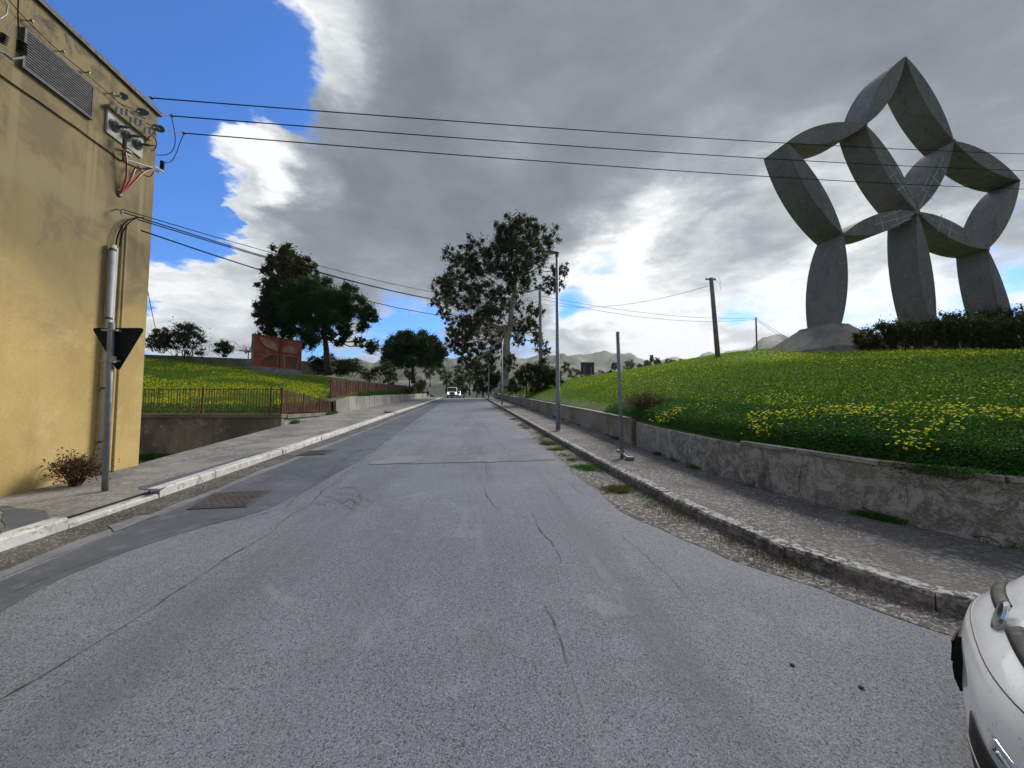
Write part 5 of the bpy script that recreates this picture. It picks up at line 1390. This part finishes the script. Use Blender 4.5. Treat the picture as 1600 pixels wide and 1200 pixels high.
c = at(706.5, 622.5, 71); c[2] = float(roadz(c[1])) + .004
small_vehicle('van', 'white van with lit headlights coming over the brow of the road', 'van', c, 1.8, 4.4, 1.95, R(2), MT['car_white'])
c = at(713.5, 621.5, 79); c[2] = float(roadz(c[1])) + .004
small_vehicle('car', 'white car mostly hidden behind the oncoming white van', 'car', c, 1.7, 4.1, 1.45, R(2), MT['car_white'])


# ------------------------------------------------------------------ parked white car, nose in the bottom right corner
def parked_car():
    CX, CY = 2.075, 1.385; head = math.atan2(.785, -.62)     # heading: local +X
    z0 = float(roadz(CY))
    e = empty('parked_car', (CX, CY, z0), 'white parked car with black and chrome front trim, its nose cut by the right edge', 'car', rz=head)
    wd = .87
    nose = [(.16, .06), (.22, .085), (.30, .09), (.42, .08), (.52, .085), (.60, .06), (.66, .01), (.71, -.045), (.78, -.11), (.86, -.24), (.92, -.45), (.965, -.75), (1.0, -1.05)]
    def fx(z): return interp(z, nose)
    def S(u, z, off=0.0):
        """point on the front: u in -1..1 across (u>0 = car's left), wraps round the wings"""
        w = wd * (1 - .05 * max(0, (z - .62) / .4) - .05 * max(0, (.30 - z) / .2))
        p = 2.9; au = min(abs(u), 1.0)
        th = au * math.pi / 2; yy_ = w * math.sin(th) ** (2 / p) if th > 0 else 0; xx_ = .62 * (math.cos(th) ** (2 / p) if au < 1 else 0) - .62
        # outward normal approx
        nx_, ny = math.cos(th) ** .8 if au < 1 else 0, math.sin(th) ** .8
        L_ = math.hypot(nx_, ny) + 1e-9
        s = 1 if u >= 0 else -1
        return Vector((fx(z) + xx_ + off * nx_ / L_, s * (yy_ + off * ny / L_), z))
    us = np.linspace(-1, 1, 61); zs = [.16, .2, .24, .29, .34, .41, .48, .54, .60, .65, .70, .74, .78, .82, .86, .89, .92, .945, .965]
    V = []; 
    for z in zs:
        row = [S(u, z) for u in us]
        L_ = [Vector((-3.9, -wd * .98, z)), Vector((-2.6, -wd, z)), Vector((-1.4, -wd, z))]; Rr_ = [Vector((-1.4, wd, z)), Vector((-2.6, wd, z)), Vector((-3.9, wd * .98, z))]
        V += L_ + row + Rr_
    m = len(us) + 6; Fq = [(i_ * m + k_, i_ * m + k_ + 1, (i_ + 1) * m + k_ + 1, (i_ + 1) * m + k_) for i_ in range(len(zs) - 1) for k_ in range(m - 1)]
    # bonnet and roof cap over the last row
    base = len(V); last = (len(zs) - 1) * m; rows = 8; 
    for j in range(1, rows + 1):
        t = j / rows
        for k_ in range(m):
            p = V[last + k_]; V.append(Vector((p.x + (min(p.x, -1.5) - p.x) * t * .8, p.y * (1 - t), p.z + .075 * math.sin(t * math.pi / 2))))
    prev = last
    for j in range(rows):
        cur = base + j * m
        Fq += [(prev + k_, prev + k_ + 1, cur + k_ + 1, cur + k_) for k_ in range(m - 1)]; prev = cur
    MB().add(V, Fq).build('body', MT['car_white'], e, True)
    cab = [(-1.45, 1.0), (-2.05, 1.42), (-2.4, 1.47), (-3.3, 1.45), (-3.95, 1.0)]
    MB().add([(x, s * (.74 if z < 1.2 else .58), z) for s in (-1, 1) for x, z in cab], [(0, 1, 2, 3, 4), (9, 8, 7, 6, 5)] + [(i_, i_ + 5, (i_ + 1) % 5 + 5, (i_ + 1) % 5) for i_ in range(5)]).build('cabin', MT['glass_dark'], e)
    MB().add([(x, s * .56, z + .012) for s in (-1, 1) for x, z in cab[1:4]], [(0, 1, 4, 3), (1, 2, 5, 4)]).build('roof', MT['car_white'], e)

    def patch(name, top, bot, u0, u1, mat, off, thick=.02, n=18, m_=5, bulge=0.0):
        """band on the front between heights bot(u)..top(u)"""
        V = []
        for i_ in range(n + 1):
            u = u0 + (u1 - u0) * i_ / n
            for k_ in range(m_ + 1):
                t = k_ / m_; z = bot(u) + (top(u) - bot(u)) * t; V.append(S(u, z, off + bulge * math.sin(math.pi * t)))
        for i_ in range(n + 1):
            u = u0 + (u1 - u0) * i_ / n
            for k_ in range(m_ + 1):
                t = k_ / m_; z = bot(u) + (top(u) - bot(u)) * t; V.append(S(u, z, off - thick))
        q = m_ + 1; T = (n + 1) * q; Fq = []
        for i_ in range(n):
            for k_ in range(m_): a_ = i_ * q + k_; Fq += [(a_, a_ + 1, a_ + q + 1, a_ + q), (T + a_, T + a_ + q, T + a_ + q + 1, T + a_ + 1)]
            Fq += [(i_ * q, (i_ + 1) * q, T + (i_ + 1) * q, T + i_ * q), (i_ * q + m_, T + i_ * q + m_, T + (i_ + 1) * q + m_, (i_ + 1) * q + m_)]
        for k_ in range(m_): Fq += [(k_, T + k_, T + k_ + 1, k_ + 1), (n * q + k_, n * q + k_ + 1, T + n * q + k_ + 1, T + n * q + k_)]
        return MB().add(V, Fq).build(name, MT[mat], e, True)
    for s in (1, -1):
        # dark upper grille bar from badge to headlight
        patch('grille_bar', lambda u: .730 - .05 * abs(u), lambda u: .697 - .05 * abs(u), s * .03, s * (.52 if s > 0 else .3), 'car_black', .012, .03, bulge=.014)
        patch('headlight', lambda u: .75 - .07 * (abs(u) - .5) ** 2, lambda u: .62 + .05 * (abs(u) - .5), s * .525, s * .80, 'lens', .006, .02, bulge=.018)
        patch('fog_lamp_trim', lambda u: .475 - .06 * (abs(u) - .2), lambda u: .405, s * .24, s * .62, 'lens', .006, .02, bulge=.008)
        patch('fog_lamp', lambda u: .462 - .06 * (abs(u) - .2), lambda u: .418, s * .27, s * .60, 'chrome', .012, .02, bulge=.012)
    patch('lower_grille', lambda u: .395 - .03 * abs(u), lambda u: .22, .06, .62, 'car_black', .006, .03)
    patch('grille_mesh', lambda u: .30, lambda u: .285, .06, .58, 'steel_dark', .010, .006)
    patch('front_guard', lambda u: .50 - .05 * (u / .3) ** 2, lambda u: .26, -.52, -.10, 'car_black', .010, .03, bulge=.022)
    patch('number_plate_holder', lambda u: .44, lambda u: .35, -.42, -.14, 'car_black', .038, .01)
    patch('bumper_lip', lambda u: .19, lambda u: .15, -.8, .8, 'car_black', .01, .03)
    patch('shut_line', lambda u: .802, lambda u: .796, -.75, .75, 'car_black', .0015, .004)
    patch('bumper_joint', lambda u: .612 + .02 * abs(u), lambda u: .608 + .02 * abs(u), -.5, .5, 'steel_dark', .0015, .004)
    # badge
    c = S(0, .71, .02)
    MB().lathe(c, [(.062, 0), (.066, .008), (.055, .016), (.02, .02)], 20, (1, 0, .35)).build('badge', MT['chrome'], e, False)
    for s in (-1, 1):
        for x in (-.88, -3.2):
            w_ = MB().lathe((x, s * (wd - .20), .31), [(.29, 0), (.31, .02), (.31, .19), (.28, .205)], 28, (0, s, 0)).build('wheel', MT['tyre'], e)
            MB().lathe((x, s * (wd + .006), .31), [(.20, 0), (.19, .01), (.06, .012)], 20, (0, s, 0)).build('rim', MT['galv'], w_)
parked_car()


# ------------------------------------------------------------------ haze
_hm = bpy.data.materials.new('haze_air'); _hm.use_nodes = True; _g = NT(_hm.node_tree)
_o = _g.n('ShaderNodeOutputMaterial'); _v = _g.n('ShaderNodeVolumePrincipled', i={'Color': (.86, .90, .95, 1), 'Density': 0.8e-4, 'Anisotropy': .3}); _g.link(_v.outputs[0], _o.inputs['Volume'])
tag(MB().box((-6600, -6600, -80), (6600, 6600, 560)).build('haze', _hm), kind='stuff')

# ------------------------------------------------------------------ grass, flowers, weeds
def sample_bank(n, rmin, rmax, smin=0.0, smax=None, power=1.0):
    """points on the right bank, spread evenly in log distance"""
    out = []; 
    while sum(map(len, out)) < n:
        r0 = np.exp(rng.uniform(math.log(rmin), math.log(rmax), n * 2)); a_ = rng.uniform(R(4), R(76), n * 2)
        x = r0 * np.sin(a_); y = r0 * np.cos(a_); s = x - xat(WALL_R, y)
        ok = (s > smin + .12) & (y > 2.7) & ((s < smax) if smax else True); out.append(np.c_[x[ok], y[ok]])
    P_ = np.concatenate(out)[:n]; return np.c_[P_, bank_z(P_[:, 0], P_[:, 1]) - .01]


def patchy(P_, sc, th, seed=0):
    v = np.array([fbm((p[0] * sc, p[1] * sc, seed), 3) for p in P_]); return P_[v > th]


P_ = sample_bank(175000, 4.5, 75)
sd_ = P_[:, 0] - xat(WALL_R, P_[:, 1]); P_ = P_[(sd_ > 1.0) | (rng.uniform(size=len(P_)) < .02 + .4 * np.clip(sd_, 0, 1) ** 2)]
dist = np.hypot(P_[:, 0], P_[:, 1])
blades('grass_right', P_, np.clip(.11 + .002 * dist, .1, .24), np.clip(.0011 * dist, .006, .07), MT['blade'], lean=.5)
P_ = sample_bank(150000, 4.5, 14, .0, 1.5); P_[:, 2] += rng.uniform(0, 1, len(P_)) ** .7 * .22 * np.clip((P_[:, 0] - xat(WALL_R, P_[:, 1])) / .3, .2, 1)
leafcloud('clover_right', P_, .024, MT['clover'], aspect=1.1, kind='stuff')
P_ = sample_bank(50000, 5.5, 34, .8, 14); P_[:, 2] += rng.uniform(0, .16, len(P_))
leafcloud('clover_right_slope', P_, .045, MT['clover'], aspect=1.1, kind='stuff')
P_ = sample_bank(900, 4.6, 17, .3, 1.1)
blades('grass_right_edge', P_, .24, .007, MT['blade'], lean=.8)


def grit(name, P_, s, mat):
    n = len(P_); s = s * rng.uniform(.5, 1.5, n); V = []
    O6 = np.array([(1, 0, 0), (0, 1, 0), (-1, 0, 0), (0, -1, 0), (0, 0, .7)], float)
    V = P_[:, None, :] + O6[None] * s[:, None, None] * rng.uniform(.6, 1.3, (n, 5, 1)); o = np.arange(n)[:, None] * 5
    ob = npmesh(name, V.reshape(-1, 3), tris=np.concatenate([o + [0, 1, 4], o + [1, 2, 4], o + [2, 3, 4], o + [3, 0, 4]]), mat=mat); ob['kind'] = 'stuff'


def flowers(name, P_, size, z0, z1):
    n = len(P_); P_ = P_.copy(); zt = rng.uniform(z0, z1, n); P_[:, 2] += zt
    k_ = 4; a0 = rng.uniform(0, 6.28, n); V = []; 
    s = np.broadcast_to(size, n) * rng.uniform(.75, 1.25, n)
    tilt = rng.normal(0, .35, (n, 2))
    for i_ in range(k_):
        a_ = a0 + i_ * 2 * math.pi / k_
        d = np.c_[np.cos(a_), np.sin(a_), np.zeros(n)] * s[:, None]; e_ = np.c_[-np.sin(a_), np.cos(a_), np.zeros(n)] * (s * .45)[:, None]
        def q(v, up): 
            w = v.copy(); w[:, 2] += v[:, 0] * tilt[:, 0] + v[:, 1] * tilt[:, 1] + up * s; return P_ + w
        V += [q(d * .05, 0), q(d * .6 + e_, .3), q(d, .45), q(d * .6 - e_, .3)]
    V = np.stack(V, 1).reshape(-1, 3); q_ = np.arange(n * k_)[:, None] * 4 + np.arange(4)
    o = npmesh(name, V, quads=q_, mat=MT['flower']); o['kind'] = 'stuff'; return o


# bare soil and small stones between wall top and clover
ys_ = np.arange(2.7, 30, .12); xw = xat(WALL_R, ys_)
soil = npmesh('soil_edge', np.stack([np.c_[xw + o_, ys_, (roadz(ys_) + .737 + .004 if o_ < .17 else bank_z(xw + o_, ys_) + .012)] for o_ in (.14, .20, .26, .32)], 1).reshape(-1, 3),
              quads=[(i * 4 + k, i * 4 + k + 1, i * 4 + k + 5, i * 4 + k + 4) for i in range(len(ys_) - 1) for k in range(3)], mat=MT['soil']); soil['kind'] = 'structure'
yq = rng.uniform(3.0, 9, 160); sq_ = rng.uniform(.15, .38, 160); grit('soil_stones', np.c_[xat(WALL_R, yq) + sq_, yq, np.maximum(roadz(yq) + .742, bank_z(xat(WALL_R, yq) + sq_, yq) + .012)], .010, MT['kerb_white'])
# clover spilling over the wall where the coping is broken
cq = wall_hit(1465, 728); zt_ = float(roadz(cq[1])) + .74; n_ = 6500
P_ = np.c_[np.zeros(n_), cq[1] + rng.normal(0, .16, n_), zt_ + .075 - np.abs(rng.normal(0, .055, n_))]; P_[:, 0] = xat(WALL_R, P_[:, 1]) + rng.uniform(-.07, .3, n_)
leafcloud('clover_overhang', P_, .020, MT['clover'], aspect=1.1, kind='stuff')
# meadow flowers, denser in drifts
P_ = patchy(sample_bank(22000, 7, 48, 1.2), .16, -.08, 3); d_ = np.hypot(P_[:, 0], P_[:, 1])
flowers('yellow_flowers_right', P_[:3000], np.clip(.0013 * d_[:3000], .012, .036), .12, .30)
P_ = patchy(sample_bank(9000, 4.6, 12, .35, 2.0), 1.2, .20, 5)
flowers('yellow_flowers_edge', P_[:700], .014, .18, .32)
# drift of flowers right under the hedge
Q = np.array([at(rng.normal(1420, 90), 562, 27) for _ in range(2400)]); Q[:, :2] += rng.normal(0, 2.2, (len(Q), 2)); Q[:, 2] = bank_z(Q[:, 0], Q[:, 1])
flowers('yellow_flowers_crest', Q, .026, .12, .30)
# tufts of yellow daisies hanging over the wall: countable plants
spots = [((1035, 662), 'nearest the brown dry shrub'), ((1060, 640), 'second from the brown dry shrub'), ((1185, 650), 'at the start of the broken coping'), ((1196, 668), 'drooping over the coping'), ((1230, 650), 'just right of the drooping one'),
         ((1325, 645), 'above the middle coping slabs'), ((1370, 650), 'right of the middle coping slabs'), ((1425, 642), 'left of the overhanging clover'), ((1430, 690), 'low in the dark clover'), ((1460, 672), 'above the overhanging clover'),
         ((1490, 645), 'on the upper edge above the clover'), ((1590, 655), 'at the right edge of the view')]
for (px, py), wh in spots:
    qd = ray(px, py + 12); t = 5.0                                  # march along the sight line to the bank surface
    while t < 40:
        q = CAM + qd * t
        if q[0] > xat(WALL_R, q[1]) + .1 and q[2] < float(bank_z(q[0], q[1])) + .12: break
        t += .03
    c = np.array([q[0] + .0, q[1], float(bank_z(q[0], q[1]))])
    e = empty('flower_clump', c, 'bright yellow flower clump ' + wh + ' on the bank edge', 'flowers', 'yellow flower clumps along the wall top')
    n = 44; G = c + np.c_[rng.normal(0, .12, n), rng.normal(0, .12, n), np.zeros(n)]
    f = flowers('blossoms', G, .021, .10, .34); del f['kind']; keep(f, e)
    g_ = blades('stems', c + np.c_[rng.normal(0, .08, 60), rng.normal(0, .08, 60), np.zeros(60)], .28, .006, MT['clover'], kind=None); keep(g_, e)

# left lawn grass
def sample_lawn(n, dmin, dmax):
    D = np.exp(rng.uniform(math.log(dmin), math.log(dmax), n * 3)); px = rng.uniform(150, 700, n * 3)
    az_ = np.arctan((px - 800) / F) + YAW; x = D / np.cos(az_ - YAW) * np.sin(az_); y = D / np.cos(az_ - YAW) * np.cos(az_)
    ok = (s_a(x, y) > .35) & (x < lawn_right(y) - .25); P_ = np.c_[x[ok], y[ok]][:n]; return np.c_[P_, lawn_z(P_[:, 0], P_[:, 1]) - .01]


P_ = sample_lawn(90000, 16, 70); d_ = np.hypot(P_[:, 0], P_[:, 1])
blades('grass_left', P_, np.clip(.006 * d_, .12, .3), np.clip(.0013 * d_, .02, .08), MT['blade'], lean=.5)
P_ = sample_lawn(16000, 16, 23); P_[:, 2] += rng.uniform(0, .25, len(P_)); P_ = P_[s_a(P_[:, 0], P_[:, 1]) < 2.5]
leafcloud('clover_left', P_, .07, MT['clover'], aspect=1.1, kind='stuff')
P_ = patchy(sample_lawn(30000, 17.2, 34), .22, -.02, 8); d_ = np.hypot(P_[:, 0], P_[:, 1])
flowers('yellow_flowers_left', P_[:10500], np.clip(.0010 * d_[:10500], .018, .034), .10, .28)


def wallside(poly, y0, y1, n, off, h, w, mat, name, th, seed, zoff=.122):
    sg_ = .045 if zoff > .1 else .11
    P_ = []; 
    while len(P_) < n:
        y = rng.uniform(y0, y1) if y1 < 20 else math.exp(rng.uniform(math.log(y0), math.log(y1)))
        if rng.uniform() > (fbm((y * 1.1, seed, 0), 4) - th) * 3.2 + .03: continue
        P_.append((float(xat(poly, y)) + off + rng.normal(0, sg_) * (.5 + rng.uniform()), y, float(roadz(y)) + zoff))
    return blades(name, np.array(P_), h, w, mat, lean=.9)


wallside(WALL_R, 3.2, 60, 3200, -.05, .08, .008, MT['clover'], 'weeds_wall_foot', .12, 3)
wallside(KERB_R, 4.5, 60, 3500, -.10, .05, .006, MT['clover'], 'weeds_gutter', .05, 8, .004)
wallside(KERB_R, 2.9, 60, 7000, -.12, .04, .005, MT['dry'], 'weeds_gutter_straw', -.1, 18, .004)
wallside(KERB_R, 4.5, 40, 6000, -.38, .06, .007, MT['dry'], 'weeds_gutter_dry', .08, 12, .004)
wallside(KERB_R, 5.5, 12, 3000, -.35, .06, .006, MT['clover'], 'weeds_gutter_tuft', .15, 15, .004)
# loose grit and stones in gutters and on the pavement
ya = np.exp(rng.uniform(math.log(2.7), math.log(30), 5000)); xa = xat(KERB_R, ya) - np.abs(rng.normal(0, .13, 5000))
grit('grit_right', np.c_[xa, ya, roadz(ya) + .004], .010, MT['gutter'])
ya = np.exp(rng.uniform(math.log(3.5), math.log(30), 2500)); xa = xat(KERB_L, ya) + np.abs(rng.normal(0, .2, 2500)) + .02
grit('grit_left', np.c_[xa, ya, roadz(ya) + .004], .010, MT['pave_l'])
ya = np.exp(rng.uniform(math.log(3.6), math.log(18), 260)); xa = xat(KERB_R, ya) + rng.uniform(.2, 1.5, 260)
grit('litter_specks', np.c_[xa, ya, roadz(ya) + .124], .009, MT['kerb_white'])
# weeds in the yard foot and by the left wall foot
P_ = np.c_[rng.uniform(-20, -7.4, 5000), np.zeros(5000), np.full(5000, -.42)]; P_[:, 1] = 16.2 + (-7.3 - P_[:, 0]) * .109 - np.abs(rng.normal(0, .35, 5000))
blades('weeds_yard', P_, .25, .03, MT['clover'])
yv = rng.uniform(17, 24.3, 2600); P_ = np.c_[interp(yv, [(16.2, -7.25), (24.5, -8.0)]) + np.abs(rng.normal(0, .12, 2600)), yv, roadz(yv) + .12]
blades('weeds_left_wall', patchy(P_, .6, .05, 2), .16, .02, MT['clover'])
yv = rng.uniform(30, 70, 5000); P_ = np.c_[np.full(5000, -8.05) + rng.uniform(-.1, .1, 5000), yv, roadz(yv) + 1.0]
blades('weeds_fence_foot', P_, .4, .03, MT['clover'])


def dry_bush(name, label, c, w, h, n, mat, twig=.006, cat='shrub'):
    e = empty(name, c, label, cat); b = MB()
    for k_ in range(n):
        a_ = random.uniform(0, 6.28); q = math.sqrt(random.random()); tip = np.array(c) + [w * q * math.cos(a_), w * q * math.sin(a_) * .7, h * (1 - .45 * q * q) * random.uniform(.6, 1.1)]
        P2 = limb(b, np.array(c) + rng.normal(0, .03, 3) * [1, 1, 0], tip, twig, twig * .4, .12, 4, k_, .05)
        for j in range(4): limb(b, P2[2 + j % 2], P2[2 + j % 2] + rng.normal(0, w * .18, 3) + [0, 0, h * .18], twig * .6, twig * .3, .1, 2, k_ + j)
    keep(b.build('twigs', mat), e)
    G = np.array(c) + rng.normal(0, 1, (n * 14, 3)) * [w * .42, w * .3, h * .2] + [0, 0, h * .55]
    keep(leafcloud('dry_leaves', G[G[:, 2] > c[2]], .022, mat, aspect=2.2), e); return e


c = onwall(118, 752, .38); c[2] = float(roadz(c[1])) + .12
dry_bush('dry_bush', 'brown dried bush growing at the foot of the yellow building', c, .38, .48, 70, MT['weed_brown'])
q = at(1008, 652, 11.2); q[2] = float(bank_z(q[0], q[1]))
dry_bush('dry_shrub', 'brown dry shrub on the bank edge behind the bare post', q, .75, .62, 110, MT['dry'], .006)
c = ground(607, 648); c[2] = float(roadz(c[1]))
dry_bush('dry_weed', 'small brown dry weed against the white kerb', c, .5, .22, 40, MT['weed_brown'])
c = at(655, 600, 62); c[2] = float(roadz(c[1])) + 1.0
dry_bush('reed_clump', 'pale dry reed clump above the far end of the left wall', c, 1.4, 1.8, 90, MT['dry'], .03)
for pxx, lab in ((620, 'reddish dry plants by the paling fence, left of the person'), (640, 'reddish dry plants in front of the umbrella pine trunk')):
    c = at(pxx, 612, 50); c[2] = float(roadz(c[1])) + 1.0; dry_bush('dry_plants', lab, c, 1.2, 1.0, 50, MT['weed_brown'], .02)
# two dark stones on the road
for (x, y), lab in (((1238, 1040), 'dark pebble on the asphalt left of the parked car'), ((1345, 1075), 'small dark fleck of dirt near the parked car')):
    c = ground(x, y); o = MB().lathe(tuple(c), [(.010, 0), (.014, .005), (.008, .010), (.002, .012)], 7).build('pebble', MT['crack']); tag(o, lab, 'pebble')
